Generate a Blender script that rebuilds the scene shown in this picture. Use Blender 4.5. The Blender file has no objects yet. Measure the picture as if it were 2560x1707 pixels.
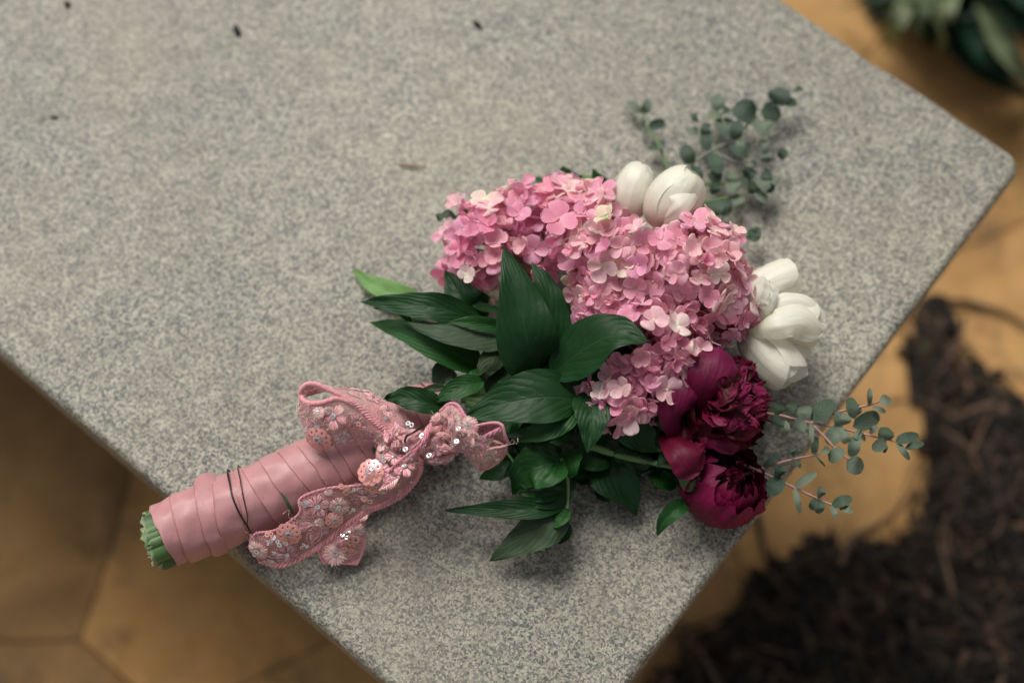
import bpy, math, random
import numpy as np
from mathutils import Vector, Matrix, noise, Euler
random.seed(7)
rnd = random.random
def ru(a, b): return a + (b - a) * random.random()
scn = bpy.context.scene
C = bpy.data.collections.new("scene"); scn.collection.children.link(C)
# ------------------------------------------------------------------ camera
SLAB = 0.45                       # height of the bench top above the paving
FPX = 50.0 / 36.0 * 2560.0        # focal length in photograph pixels
TILT = math.radians(20.0)
CAMZ = SLAB + 1.0 * math.cos(TILT)
cam_d = bpy.data.cameras.new("camera"); cam = bpy.data.objects.new("camera", cam_d); C.objects.link(cam)
cam.location = (0, 0, CAMZ); cam.rotation_euler = (TILT, 0, 0)
cam_d.lens = 50.0; cam_d.sensor_width = 36.0; cam_d.clip_start = 0.05; cam_d.clip_end = 200.0
scn.camera = cam
def ray(x, y):
    u = x - 1280.0; v = 853.5 - y
    return Vector((u, v * math.cos(TILT) + FPX * math.sin(TILT), -FPX * math.cos(TILT) + v * math.sin(TILT)))
def P(x, y, z):
    """world point seen at photograph pixel (x, y) at height z (cm above the bench top)"""
    h = SLAB + z * 0.01; d = ray(x, y); t = (h - CAMZ) / d.z
    return Vector((d.x * t, d.y * t, h))
def G(x, y, h=0.0):
    d = ray(x, y); t = (h - CAMZ) / d.z
    return Vector((d.x * t, d.y * t, h))
def crop(x0, y0, s): return lambda x, y: (x0 + x * s, y0 + y * s)
K = 2560.0 / 2352.0
D = crop(0, 0, K)
PX = 0.000272                     # metres per photograph pixel at bouquet height
foc = P(*D(960, 1010), 5.8)
fwd = Vector((0, math.sin(TILT), -math.cos(TILT)))
cam_d.dof.use_dof = True
cam_d.dof.focus_distance = (foc - cam.location).dot(fwd)
cam_d.dof.aperture_fstop = 2.0
cam_d.dof.aperture_blades = 9
# ------------------------------------------------------------------ sky, sun, exposure
SUN_EL, SUN_AZ = 52.0, 335.0      # azimuth clockwise from +Y (the top of the picture)
w = bpy.data.worlds.new("World"); scn.world = w; w.use_nodes = True
nt = w.node_tree; nt.nodes.clear()
sky = nt.nodes.new("ShaderNodeTexSky"); sky.sky_type = 'NISHITA'; sky.sun_disc = False
sky.sun_elevation = math.radians(SUN_EL); sky.sun_rotation = math.radians(SUN_AZ)
sky.air_density = 1.0; sky.dust_density = 4.0; sky.ozone_density = 1.0
hs = nt.nodes.new("ShaderNodeHueSaturation"); hs.inputs['Saturation'].default_value = 0.10
bg = nt.nodes.new("ShaderNodeBackground"); bg.inputs['Strength'].default_value = 0.08
wo = nt.nodes.new("ShaderNodeOutputWorld")
nt.links.new(sky.outputs[0], hs.inputs['Color']); nt.links.new(hs.outputs[0], bg.inputs['Color']); nt.links.new(bg.outputs[0], wo.inputs[0])
sl = bpy.data.lights.new("sun", 'SUN'); sl.energy = 2.75; sl.angle = math.radians(30); sl.color = (1.0, 0.95, 0.87)
so = bpy.data.objects.new("sun", sl); C.objects.link(so)
az, el = math.radians(SUN_AZ), math.radians(SUN_EL)
sdir = Vector((math.sin(az) * math.cos(el), math.cos(az) * math.cos(el), math.sin(el)))
so.rotation_euler = sdir.to_track_quat('Z', 'Y').to_euler()
scn.view_settings.view_transform = 'Standard'; scn.view_settings.look = 'None'
scn.view_settings.exposure = 0.02; scn.view_settings.gamma = 1.0; scn.view_settings.use_curve_mapping = False
scn.render.engine = 'CYCLES'
scn.cycles.max_bounces = 8; scn.cycles.transparent_max_bounces = 12

# ------------------------------------------------------------------ helpers
WORLD = {}
def link(name, me, parent=None, origin=None, mat=None):
    """me holds world coordinates; the object's origin goes to `origin`"""
    o = bpy.data.objects.new(name, me); C.objects.link(o)
    base = WORLD[parent.name] if parent else Vector((0, 0, 0))
    if origin is None: origin = base
    origin = Vector(origin)
    if me is not None and (origin.length > 0): me.transform(Matrix.Translation(-origin))
    if parent: o.parent = parent
    o.location = origin - base
    WORLD[o.name] = origin
    if mat is not None and me is not None:
        for m in (mat if isinstance(mat, (list, tuple)) else [mat]): me.materials.append(m)
    return o
def inst(name, me, parent, M):
    """an object sharing mesh data, M = world matrix"""
    o = bpy.data.objects.new(name, me); C.objects.link(o)
    base = WORLD[parent.name] if parent else Vector((0, 0, 0))
    if parent: o.parent = parent
    o.matrix_local = Matrix.Translation(-base) @ M
    WORLD[o.name] = M.translation.copy()
    return o
def empty(name, loc, parent=None):
    o = bpy.data.objects.new(name, None); C.objects.link(o); o.empty_display_size = 0.02
    base = WORLD[parent.name] if parent else Vector((0, 0, 0))
    if parent: o.parent = parent
    o.location = Vector(loc) - base; WORLD[o.name] = Vector(loc)
    return o
def tag(o, label=None, cat=None, group=None, kind=None):
    for k, v in (("label", label), ("category", cat), ("group", group), ("kind", kind)):
        if v: o[k] = v
    return o
def mesh(vs, fs, uv=None, col=None, smooth=True):
    me = bpy.data.meshes.new("mesh"); me.from_pydata([tuple(v) for v in vs], [], fs); 
    if smooth: me.polygons.foreach_set("use_smooth", [True] * len(me.polygons))
    li = np.empty(len(me.loops), dtype=np.int32); me.loops.foreach_get("vertex_index", li)
    if uv is not None:
        u = me.uv_layers.new(name="UVMap"); a = np.array(uv, dtype=np.float32)[li]; u.data.foreach_set("uv", a.ravel())
    if col is not None:
        ca = me.color_attributes.new("Col", 'FLOAT_COLOR', 'POINT')
        a = np.array([(c[0], c[1], c[2], 1.0) for c in col], dtype=np.float32); ca.data.foreach_set("color", a.ravel())
    me.update(); return me
class MB:
    def __init__(s): s.v = []; s.f = []; s.uv = []; s.c = []; s.m = []
    def grid(s, rows, uvs=None, cols=None, close=False, m=0):
        b = len(s.v); n = len(rows); k = len(rows[0])
        for i, r in enumerate(rows):
            for j, p in enumerate(r):
                s.v.append(tuple(p)); s.uv.append(uvs[i][j] if uvs else (i / max(1, n - 1), j / max(1, k - 1)))
                s.c.append(cols[i][j] if cols else (1, 1, 1))
        for i in range(n - 1):
            for j in range(k if close else k - 1):
                j2 = (j + 1) % k
                s.f.append((b + i * k + j, b + i * k + j2, b + (i + 1) * k + j2, b + (i + 1) * k + j)); s.m.append(m)
    def face(s, pts, col=(1, 1, 1), m=0):
        b = len(s.v)
        for p in pts: s.v.append(tuple(p)); s.uv.append((0, 0)); s.c.append(col)
        s.f.append(tuple(range(b, b + len(pts)))); s.m.append(m)
    def tube(s, pts, r, n=6, col=(1, 1, 1), m=0, caps=True):
        pts = [Vector(p) for p in pts]; rows = []; N = None
        for i, p in enumerate(pts):
            t = (pts[min(i + 1, len(pts) - 1)] - pts[max(i - 1, 0)]); 
            if t.length < 1e-9: t = Vector((0, 0, 1))
            t.normalize()
            if N is None: N = t.orthogonal().normalized()
            N = (N - t * N.dot(t)); N.normalize(); B = t.cross(N)
            rr = r[i] if isinstance(r, (list, tuple)) else r
            rows.append([p + (N * math.cos(a) + B * math.sin(a)) * rr for a in [2 * math.pi * k / n for k in range(n)]])
        s.grid(rows, cols=[[col] * n for _ in rows], close=True, m=m)
        if caps:
            s.face(rows[0][::-1], col, m); s.face(rows[-1], col, m)
    def blob(s, c, r, col=(1, 1, 1), m=0, n=6, k=4, M=None):
        c = Vector(c); rows = []
        for i in range(k + 1):
            t = math.pi * i / k; row = []
            for j in range(n):
                a = 2 * math.pi * j / n
                d = Vector((math.sin(t) * math.cos(a), math.sin(t) * math.sin(a), math.cos(t)))
                d = Vector((d.x * r[0], d.y * r[1], d.z * r[2])) if isinstance(r, tuple) else d * r
                row.append(c + (M @ d if M else d))
            rows.append(row)
        s.grid(rows, cols=[[col] * n for _ in rows], close=True, m=m)
    def add(s, o, M, m=None):
        b = len(s.v)
        s.v += [tuple(M @ Vector(p)) for p in o.v]; s.uv += o.uv; s.c += o.c
        s.f += [tuple(b + i for i in f) for f in o.f]; s.m += (o.m if m is None else [m] * len(o.m))
    def me(s, smooth=True):
        me = mesh(s.v, s.f, s.uv, s.c, smooth)
        if any(s.m): me.polygons.foreach_set("material_index", s.m)
        return me
def cr(pts, n):
    """Catmull-Rom through pts, n samples by even parameter"""
    pts = [Vector(p) for p in pts]
    if len(pts) == 2: return [pts[0].lerp(pts[1], i / (n - 1)) for i in range(n)]
    q = [pts[0] * 2 - pts[1]] + pts + [pts[-1] * 2 - pts[-2]]; out = []
    for i in range(n):
        t = i / (n - 1) * (len(pts) - 1); k = min(int(t), len(pts) - 2); t -= k
        a, b, c, d = q[k:k + 4]
        out.append(0.5 * ((2 * b) + (c - a) * t + (2 * a - 5 * b + 4 * c - d) * t * t + (3 * b - a - 3 * c + d) * t * t * t))
    return out

# ------------------------------------------------------------------ materials
class NM:
    def __init__(s, name):
        s.mat = bpy.data.materials.new(name); s.mat.use_nodes = True; s.t = s.mat.node_tree
        s.b = s.t.nodes["Principled BSDF"]; s.out = s.t.nodes["Material Output"]
    def n(s, typ, **kw):
        nd = s.t.nodes.new(typ)
        for k, v in kw.items():
            if k.startswith("i_"):
                k2 = k[2:]; k2 = int(k2) if k2.isdigit() else k2.replace("_", " ")
                nd.inputs[k2].default_value = v
            else: setattr(nd, k, v)
        return nd
    def l(s, a, b): s.t.links.new(a, b)
    def math(s, op, a, b=None, c=None):
        nd = s.t.nodes.new("ShaderNodeMath"); nd.operation = op
        for i, x in enumerate((a, b, c)):
            if x is None: continue
            if isinstance(x, (int, float)): nd.inputs[i].default_value = x
            else: s.l(x, nd.inputs[i])
        return nd.outputs[0]
    def mix(s, fac, a, b, blend='MIX'):
        nd = s.t.nodes.new("ShaderNodeMix"); nd.data_type = 'RGBA'; nd.blend_type = blend
        for i, x in ((0, fac), (6, a), (7, b)):
            if isinstance(x, (int, float)): nd.inputs[i].default_value = x
            elif isinstance(x, tuple): nd.inputs[i].default_value = (*x, 1.0) if len(x) == 3 else x
            else: s.l(x, nd.inputs[i])
        return nd.outputs[2]
    def ramp(s, fac, stops, interp='LINEAR'):
        nd = s.t.nodes.new("ShaderNodeValToRGB"); e = nd.color_ramp.elements; nd.color_ramp.interpolation = interp
        while len(e) < len(stops): e.new(0.5)
        for el_, (p, c) in zip(e, stops): el_.position = p; el_.color = (*c, 1.0) if isinstance(c, tuple) else (c, c, c, 1.0)
        s.l(fac, nd.inputs[0]); return nd.outputs[0]
    def noise(s, scale, detail=4, rough=0.55, coord=None, dim='3D', dist=0.0):
        nd = s.n("ShaderNodeTexNoise"); nd.inputs['Scale'].default_value = scale; nd.inputs['Detail'].default_value = detail
        nd.inputs['Roughness'].default_value = rough; nd.inputs['Distortion'].default_value = dist
        s.l(coord if coord is not None else s.obj(), nd.inputs['Vector']); return nd.outputs[0]
    def obj(s):
        if not hasattr(s, "_tc"): s._tc = s.n("ShaderNodeTexCoord")
        return s._tc.outputs['Object']
    def uv(s):
        s.obj(); return s._tc.outputs['UV']
    def geo(s):
        if not hasattr(s, "_g"): s._g = s.n("ShaderNodeNewGeometry")
        return s._g.outputs['Position']
    def orand(s):
        if not hasattr(s, "_oi"): s._oi = s.n("ShaderNodeObjectInfo")
        return s._oi.outputs['Random']
    def bump(s, h, strength, dist=0.001):
        nd = s.n("ShaderNodeBump"); nd.inputs['Strength'].default_value = strength; nd.inputs['Distance'].default_value = dist
        s.l(h, nd.inputs['Height']); s.l(nd.outputs[0], s.b.inputs['Normal']); return nd
    def set(s, **kw):
        for k, v in kw.items():
            k = k.replace("_", " ")
            if isinstance(v, tuple) and len(v) == 3: v = (*v, 1.0)
            if hasattr(v, "is_output") or isinstance(v, bpy.types.NodeSocket): s.l(v, s.b.inputs[k])
            else: s.b.inputs[k].default_value = v
        return s
    def attr(s):
        a = s.n("ShaderNodeAttribute"); a.attribute_name = "Col"; return a.outputs['Color']
    def translucent(s, color, fac):
        """thin tissue: part of the light passes through"""
        tr = s.n("ShaderNodeBsdfTranslucent"); mx = s.n("ShaderNodeMixShader"); mx.inputs[0].default_value = fac
        if isinstance(color, tuple): tr.inputs[0].default_value = (*color, 1)
        else: s.l(color, tr.inputs[0])
        s.l(s.b.outputs[0], mx.inputs[1]); s.l(tr.outputs[0], mx.inputs[2]); s.l(mx.outputs[0], s.out.inputs[0])

def m_granite():
    m = NM("granite"); p = m.geo()
    warp = m.n("ShaderNodeTexNoise"); warp.inputs['Scale'].default_value = 420; warp.inputs['Detail'].default_value = 3
    m.l(p, warp.inputs['Vector'])
    vm = m.n("ShaderNodeVectorMath", operation='MULTIPLY_ADD'); m.l(warp.outputs['Color'], vm.inputs[0]); vm.inputs[1].default_value = (.0022,) * 3; m.l(p, vm.inputs[2])
    v1 = m.n("ShaderNodeTexVoronoi"); v1.inputs['Scale'].default_value = 540; m.l(vm.outputs[0], v1.inputs['Vector'])
    sep = m.n("ShaderNodeSeparateColor"); m.l(v1.outputs['Color'], sep.inputs[0])
    base = m.ramp(sep.outputs[0], [(0, (.10, .112, .115)), (.22, (.19, .20, .19)), (.45, (.33, .32, .275)), (.75, (.43, .405, .33)), (1, (.56, .53, .44))])
    nz = m.noise(440, 4, .7, p)
    dk = m.ramp(nz, [(.40, 1.0), (.44, 0.0)])
    c = m.mix(m.math('MULTIPLY', dk, .88), base, (.062, .074, .082))
    v2 = m.n("ShaderNodeTexVoronoi"); v2.inputs['Scale'].default_value = 900; m.l(vm.outputs[0], v2.inputs['Vector'])
    sep2 = m.n("ShaderNodeSeparateColor"); m.l(v2.outputs['Color'], sep2.inputs[0])
    c = m.mix(m.ramp(sep2.outputs[1], [(.86, 0.0), (.87, .9)]), c, (.04, .045, .05))
    c = m.mix(m.ramp(sep2.outputs[2], [(.84, 0.0), (.88, .75)]), c, (.66, .62, .54))
    big = m.noise(9, 4, .6, p)
    c = m.mix(m.ramp(big, [(.35, 0.0), (.7, .35)]), c, (.42, .36, .27))
    big2 = m.noise(3.2, 3, .6, p)
    c = m.mix(1.0, c, m.ramp(big2, [(.3, .78), (.7, 1.03)]), 'MULTIPLY')
    c = m.mix(1.0, c, m.ramp(m.noise(60, 3, .6, p), [(.3, .82), (.7, 1.12)]), 'MULTIPLY')
    c = m.mix(1.0, c, (.86, .875, .86), 'MULTIPLY')
    m.set(Base_Color=c, Roughness=m.ramp(nz, [(.3, .45), (.7, .7)])); m.bump(m.noise(900, 3, .6, p), .35, .0006)
    return m.mat
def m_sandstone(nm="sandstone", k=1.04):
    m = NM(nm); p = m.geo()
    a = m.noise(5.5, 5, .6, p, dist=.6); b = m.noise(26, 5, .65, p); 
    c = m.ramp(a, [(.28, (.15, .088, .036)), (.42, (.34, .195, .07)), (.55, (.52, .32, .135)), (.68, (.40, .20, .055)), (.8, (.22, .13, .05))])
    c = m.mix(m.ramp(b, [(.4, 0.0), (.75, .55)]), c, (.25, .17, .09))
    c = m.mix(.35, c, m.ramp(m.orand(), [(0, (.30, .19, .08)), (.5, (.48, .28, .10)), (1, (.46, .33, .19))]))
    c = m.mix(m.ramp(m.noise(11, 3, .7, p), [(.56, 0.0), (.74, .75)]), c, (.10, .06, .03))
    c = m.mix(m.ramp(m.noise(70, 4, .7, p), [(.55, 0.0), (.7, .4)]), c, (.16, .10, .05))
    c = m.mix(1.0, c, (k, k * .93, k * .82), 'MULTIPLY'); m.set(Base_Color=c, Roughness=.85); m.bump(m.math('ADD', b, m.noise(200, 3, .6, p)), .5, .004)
    return m.mat
def m_simple(name, col, rough=.6, **kw):
    m = NM(name); p = m.obj()
    nz = m.noise(kw.pop('ns', 60), 4, .6, p); v = kw.pop('var', .35)
    dark = tuple(x * (1 - v) for x in col); lite = tuple(min(1, x * (1 + v)) for x in col)
    bs = kw.pop('bump', .2); 
    m.set(Base_Color=m.ramp(nz, [(.3, dark), (.7, lite)]), Roughness=rough, **kw); m.bump(nz, bs, .001)
    return m.mat
def m_leaf(name, col, vein, rough=.5, trans=.10, vs=6.0, vstr=.30):
    m = NM(name); s = m.n("ShaderNodeSeparateXYZ"); m.l(m.uv(), s.inputs[0]); u, v = s.outputs[0], s.outputs[1]
    av = m.math('ABSOLUTE', m.math('MULTIPLY_ADD', v, 2.0, -1.0))
    wob = m.math('MULTIPLY', m.noise(45, 3, .6), .30)
    curve = m.math('POWER', av, 1.35)
    ph = m.math('FRACT', m.math('MULTIPLY', m.math('ADD', m.math('MULTIPLY_ADD', curve, -.55, u), wob), vs))
    d = m.math('ABSOLUTE', m.math('SUBTRACT', ph, .5))
    side = m.ramp(d, [(0, 1.0), (.09, 0.0)]); quilt = m.ramp(d, [(0, 0.0), (.5, 1.0)], 'EASE')
    mid = m.ramp(av, [(.0, 1.0), (.05, 0.0)])
    vn = m.math('MAXIMUM', m.math('MULTIPLY', side, .55), mid)
    nz = m.noise(38, 4, .6); fine = m.noise(420, 3, .6)
    c = m.ramp(nz, [(.3, tuple(x * .72 for x in col)), (.7, tuple(x * 1.3 for x in col))])
    c = m.mix(.3, c, m.ramp(m.orand(), [(0, (col[0] * .7, col[1] * .8, col[2] * .9)), (1, (col[0] * 1.6, col[1] * 1.25, col[2] * 1.1))]))
    c = m.mix(m.math('MULTIPLY', vn, .42), c, vein)
    m.set(Base_Color=c, Roughness=rough, Specular_IOR_Level=.3)
    h = m.math('ADD', m.math('MULTIPLY', vn, -.7), m.math('ADD', m.math('MULTIPLY', quilt, .45), m.math('MULTIPLY', fine, .12)))
    m.bump(h, vstr, .0011)
    m.translucent((col[0] * 2.2, col[1] * 2.2, col[2] * 1.2), trans); return m.mat
def m_petal(name, stops_rand, rough=.5, trans=.25, veins=.0, vcol=(.5, .2, .3), sheen=.3, bump=.3, vs=26, ns=180, spec=.5):
    """colour: vertex attribute tint x per-object variation"""
    m = NM(name)
    c = m.ramp(m.orand(), stops_rand); c = m.mix(1.0, c, m.attr(), 'MULTIPLY')
    s = m.n("ShaderNodeSeparateXYZ"); m.l(m.uv(), s.inputs[0])
    vec = m.n("ShaderNodeCombineXYZ"); m.l(m.math('MULTIPLY', s.outputs[0], 1.6), vec.inputs[0]); m.l(m.math('MULTIPLY', s.outputs[1], float(vs)), vec.inputs[1]); m.l(m.orand(), vec.inputs[2])
    st = m.noise(1.0, 4, .6, vec.outputs[0])
    if veins > 0: c = m.mix(m.math('MULTIPLY', m.ramp(st, [(.5, 0.0), (.62, 1.0)]), veins), c, vcol)
    m.set(Base_Color=c, Roughness=rough, Sheen_Weight=sheen, Sheen_Roughness=.4, Specular_IOR_Level=spec)
    m.bump(m.math('ADD', st, m.math('MULTIPLY', m.noise(ns, 2, .5), .4)), bump, .0008)
    m.translucent(c, trans); return m.mat
def m_satin():
    m = NM("satin"); s = m.n("ShaderNodeSeparateXYZ"); m.l(m.uv(), s.inputs[0]); u, v = s.outputs[0], s.outputs[1]
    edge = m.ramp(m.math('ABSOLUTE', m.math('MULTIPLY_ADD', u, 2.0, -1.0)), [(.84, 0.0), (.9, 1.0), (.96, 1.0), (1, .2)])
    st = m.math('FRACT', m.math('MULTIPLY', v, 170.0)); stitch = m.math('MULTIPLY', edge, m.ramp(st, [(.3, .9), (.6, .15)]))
    nz = m.noise(55, 3, .5)
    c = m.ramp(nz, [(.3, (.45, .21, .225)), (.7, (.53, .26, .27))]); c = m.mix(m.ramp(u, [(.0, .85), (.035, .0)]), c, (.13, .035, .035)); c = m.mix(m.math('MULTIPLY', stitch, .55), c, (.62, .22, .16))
    m.set(Base_Color=c, Roughness=.32, Sheen_Weight=.2, Sheen_Roughness=.35, Anisotropic=.7, Specular_IOR_Level=.55)
    m.b.inputs['Sheen Tint'].default_value = (1, .72, .74, 1)
    w_ = m.n("ShaderNodeTexWave"); w_.inputs['Scale'].default_value = 420; w_.inputs['Distortion'].default_value = .4; m.l(m.obj(), w_.inputs['Vector'])
    m.bump(m.math('ADD', m.math('MULTIPLY', w_.outputs[1], .12), m.math('ADD', m.math('MULTIPLY', stitch, .25), m.math('ADD', m.math('MULTIPLY', nz, .6), m.math('MULTIPLY', m.noise(170, 4, .6), .22)))), .55, .0013)
    return m.mat
def m_tulle(name, dens, col):
    m = NM(name); tr = m.n("ShaderNodeBsdfTransparent"); mx = m.n("ShaderNodeMixShader")
    s = m.n("ShaderNodeSeparateXYZ"); m.l(m.uv(), s.inputs[0])
    vo = m.n("ShaderNodeTexVoronoi", feature='DISTANCE_TO_EDGE'); vo.inputs['Scale'].default_value = 1150; vo.inputs['Randomness'].default_value = .25; m.l(m.obj(), vo.inputs['Vector'])
    net = m.ramp(vo.outputs[0], [(.0, 1.0), (.16, .85), (.24, dens * .55)])
    cl = m.noise(140, 4, .65)
    f = m.math('MINIMUM', m.math('ADD', net, m.ramp(cl, [(.5, 0.0), (.75, .5)])), 1.0)
    f = m.math('MULTIPLY', f, min(1, dens + .25))
    m.set(Base_Color=m.ramp(cl, [(.3, tuple(x * .75 for x in col)), (.7, col)]), Roughness=.55, Sheen_Weight=.4)
    m.bump(m.math('ADD', cl, net), .4, .0006)
    m.l(f, mx.inputs[0]); m.l(tr.outputs[0], mx.inputs[1]); m.l(m.b.outputs[0], mx.inputs[2]); m.l(mx.outputs[0], m.out.inputs[0])
    return m.mat
def m_vcol(name, rough=.5, metallic=0.0, **kw):
    m = NM(name); nz = m.noise(kw.pop('ns', 300), 3, .6)
    c = m.mix(1.0, m.attr(), m.ramp(nz, [(.3, .8), (.7, 1.1)]), 'MULTIPLY')
    m.set(Base_Color=c, Roughness=rough, Metallic=metallic, **kw); m.bump(nz, .25, .0005); return m.mat

GRAN = m_granite(); SAND = m_sandstone(); SANDB = m_sandstone('sandstone_dark', .58); SANDC = m_sandstone('sandstone_mid', .92)  # same sandstone multiplied down to darker tones for the left flagstones
SOIL = m_simple("joint_soil", (.16, .10, .045), .95, ns=80, bump=.8)
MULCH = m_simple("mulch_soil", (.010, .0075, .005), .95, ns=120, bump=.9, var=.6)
DEBRIS = m_vcol("debris", .85, ns=400); DEBRIS2 = m_vcol("stem_flesh", .5, ns=700)
LEAF = m_leaf("leaf_green", (.006, .040, .009), (.025, .09, .025))
LEAFP = m_leaf("leaf_underside", (.042, .075, .038), (.02, .04, .02), rough=.6, vs=6)
LEAFL = m_leaf("leaf_light", (.17, .33, .11), (.24, .40, .17), rough=.55, trans=.25)
LEAFM = m_leaf("leaf_mid", (.012, .068, .012), (.045, .13, .035))
EUC = m_leaf("eucalyptus_leaf", (.125, .165, .120), (.18, .22, .17), rough=.62, vs=5, vstr=.3)
EUCD = m_leaf("eucalyptus_dark", (.050, .085, .058), (.08, .12, .08), rough=.62, vs=5, vstr=.3)
STRAP = m_leaf("strap_leaf", (.008, .030, .018), (.03, .06, .035), rough=.4, vs=2)
STRAPL = m_leaf("strap_leaf_pale", (.12, .16, .09), (.16, .20, .12), rough=.5, vs=2)
STEMG = m_simple("green_stem", (.12, .24, .08), .5, ns=90)
STEMP = m_simple("pink_stem", (.38, .22, .19), .55, ns=90)
CUT = m_simple("cut_stem", (.17, .32, .12), .5, ns=300, var=.4, bump=.6)
FLOR = m_petal("hydrangea", [(0, (.90, .30, .47)), (.22, (.93, .40, .55)), (.42, (.89, .39, .59)), (.66, (.94, .48, .60)), (.86, (.95, .60, .66)), (.96, (.95, .74, .74)), (1, (.93, .80, .62))], .5, .40, .25, (.74, .16, .34), vs=9, bump=.3, sheen=0)
TULIP = m_petal("tulip", [(0, (.93, .92, .82)), (1, (.95, .94, .86))], .40, .38, .22, (.76, .77, .60), vs=8, bump=1.0)
PEON = m_petal("peony", [(0, (.125, .0015, .022)), (.5, (.15, .0025, .042)), (1, (.10, .0012, .014))], .52, .16, .40, (.05, .0008, .010), sheen=0, vs=12, bump=.9, spec=.28)
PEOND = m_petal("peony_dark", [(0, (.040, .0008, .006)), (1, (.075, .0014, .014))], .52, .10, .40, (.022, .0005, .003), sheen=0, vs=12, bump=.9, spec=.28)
SATIN = m_satin()
TUL1 = m_tulle("tulle_sheer", .56, (.80, .36, .38)); TUL2 = m_tulle("tulle_gathered", .90, (.78, .37, .39))
THREAD = m_vcol("thread", .38, 0.0, Sheen_Weight=.5)
CORDM = m_vcol("silk_cord", .5, 0.0, Sheen_Weight=.5)
METAL = m_vcol("metallic_bead", .28, .75)
SEQP = m_vcol("sequin_peach", .22, 0.0, Specular_IOR_Level=.8, Coat_Weight=.5)
SEQW = m_vcol("sequin_clear", .12, .55, Specular_IOR_Level=1.0)
WIRE = m_simple("wire", (.045, .038, .034), .35, Metallic=.7)

# ------------------------------------------------------------------ ground
CR9 = crop(1900, 0, 660 / 1478)
def voronoi_cells(seeds, lo, hi):
    out = []
    for i, s in enumerate(seeds):
        poly = [Vector(p) for p in ((lo, lo), (hi, lo), (hi, hi), (lo, hi))]
        near = sorted(range(len(seeds)), key=lambda j: (seeds[j] - s).length)[1:22]
        for j in near:
            q = seeds[j]; mid = (s + q) / 2; nrm = (q - s).normalized(); new = []
            for a in range(len(poly)):
                p0, p1 = poly[a], poly[(a + 1) % len(poly)]; d0 = (p0 - mid).dot(nrm); d1 = (p1 - mid).dot(nrm)
                if d0 <= 0: new.append(p0)
                if (d0 < 0) != (d1 < 0): new.append(p0.lerp(p1, d0 / (d0 - d1)))
            poly = new
            if len(poly) < 3: break
        out.append(poly)
    return out
gb = MB(); gb.grid([[(-30, -30, -.016), (-30, 30, -.016)], [(30, -30, -.016), (30, 30, -.016)]])
ground = tag(link("ground", gb.me(), mat=SOIL), kind="structure")
pv = MB(); pv.grid([[(-2.6, -2.3, -.012), (-2.6, 2.9, -.012)], [(2.6, -2.3, -.012), (2.6, 2.9, -.012)]])
pavement = tag(link("pavement", pv.me(), mat=SOIL), kind="structure")
gs = [D(100, 1190), D(520, 1310), D(110, 1765), D(620, 1850), D(1960, 1010), D(1500, 1250), D(2180, 330), D(1700, -60), D(2560, 680), D(2300, 1300), D(1750, 1650), D(-500, 900), D(-420, 1500), D(1050, 900), D(1000, 300), D(400, 300), D(2350, -150)]
seeds = [G(*s).to_2d() for s in gs]
tries = 0
while len(seeds) < 150 and tries < 20000:
    tries += 1; s = Vector((ru(-2.4, 2.4), ru(-2.1, 2.6)))
    if abs(s.x) < .68 and -.35 < s.y < 1.05 and min((s - q).length for q in seeds) < .5: continue
    if min((s - q).length for q in seeds) > .31: seeds.append(s)
for s, poly in zip(seeds, voronoi_cells(seeds, -2.5, 2.7)):
    if len(poly) < 3: continue
    c = sum(poly, Vector((0, 0))) / len(poly); pts = []
    for a in range(len(poly)):
        p0, p1 = poly[a], poly[(a + 1) % len(poly)]; n = max(1, int((p1 - p0).length / .035))
        for k in range(n):
            p = p0.lerp(p1, k / n); j = noise.noise_vector(Vector((p.x * 9, p.y * 9, 0))) * .016 + noise.noise_vector(Vector((p.x * 2.6, p.y * 2.6, 7))) * .10 + noise.noise_vector(Vector((p.x * 6, p.y * 6, 2))) * .035
            pts.append(Vector((p.x + j.x, p.y + j.y)))
    mb = MB(); rows = []; h = ru(-.0008, .0008)
    for inset, z in ((.0004, -.011), (.0004, -.0005 + h), (.0018, 0.0012 + h), (.005, .002 + h)):
        rows.append([(p.x + (c.x - p.x) / max(.05, (c - p).length) * inset, p.y + (c.y - p.y) / max(.05, (c - p).length) * inset, z) for p in pts])
    mb.grid(rows, close=True); mb.face(rows[-1])
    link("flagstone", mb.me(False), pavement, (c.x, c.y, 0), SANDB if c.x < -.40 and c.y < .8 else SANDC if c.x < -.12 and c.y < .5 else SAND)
# mulch bed ---------------------------------------------------------
mp = [G(*D(x, y)).to_2d() for x, y in [(2096, 700), (2140, 655), (2190, 700), (2205, 820), (2265, 880), (2352, 955), (2500, 1010), (2900, 1100), (3100, 2300), (1200, 2300), (1400, 1680), (1460, 1560), (1560, 1490), (1660, 1420), (1700, 1330), (1790, 1310), (1900, 1260), (2010, 1235), (2080, 1200), (2090, 1040), (2104, 900), (2090, 790)]]
def inside(p, poly):
    r = False; j = len(poly) - 1
    for i in range(len(poly)):
        a, b = poly[i], poly[j]
        if (a.y > p.y) != (b.y > p.y) and p.x < (b.x - a.x) * (p.y - a.y) / (b.y - a.y) + a.x: r = not r
        j = i
    return r
def edged(p, poly):
    best = 9
    for i in range(len(poly)):
        a, b = poly[i], poly[(i + 1) % len(poly)]; ab = b - a; t = max(0, min(1, (p - a).dot(ab) / ab.length_squared))
        best = min(best, (p - (a + ab * t)).length)
    return best
x0, x1 = min(p.x for p in mp), max(p.x for p in mp); y0, y1 = min(p.y for p in mp), max(p.y for p in mp)
st = .012; nx, ny = int((x1 - x0) / st) + 2, int((y1 - y0) / st) + 2; H = {}; mb = MB(); idx = {}
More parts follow.
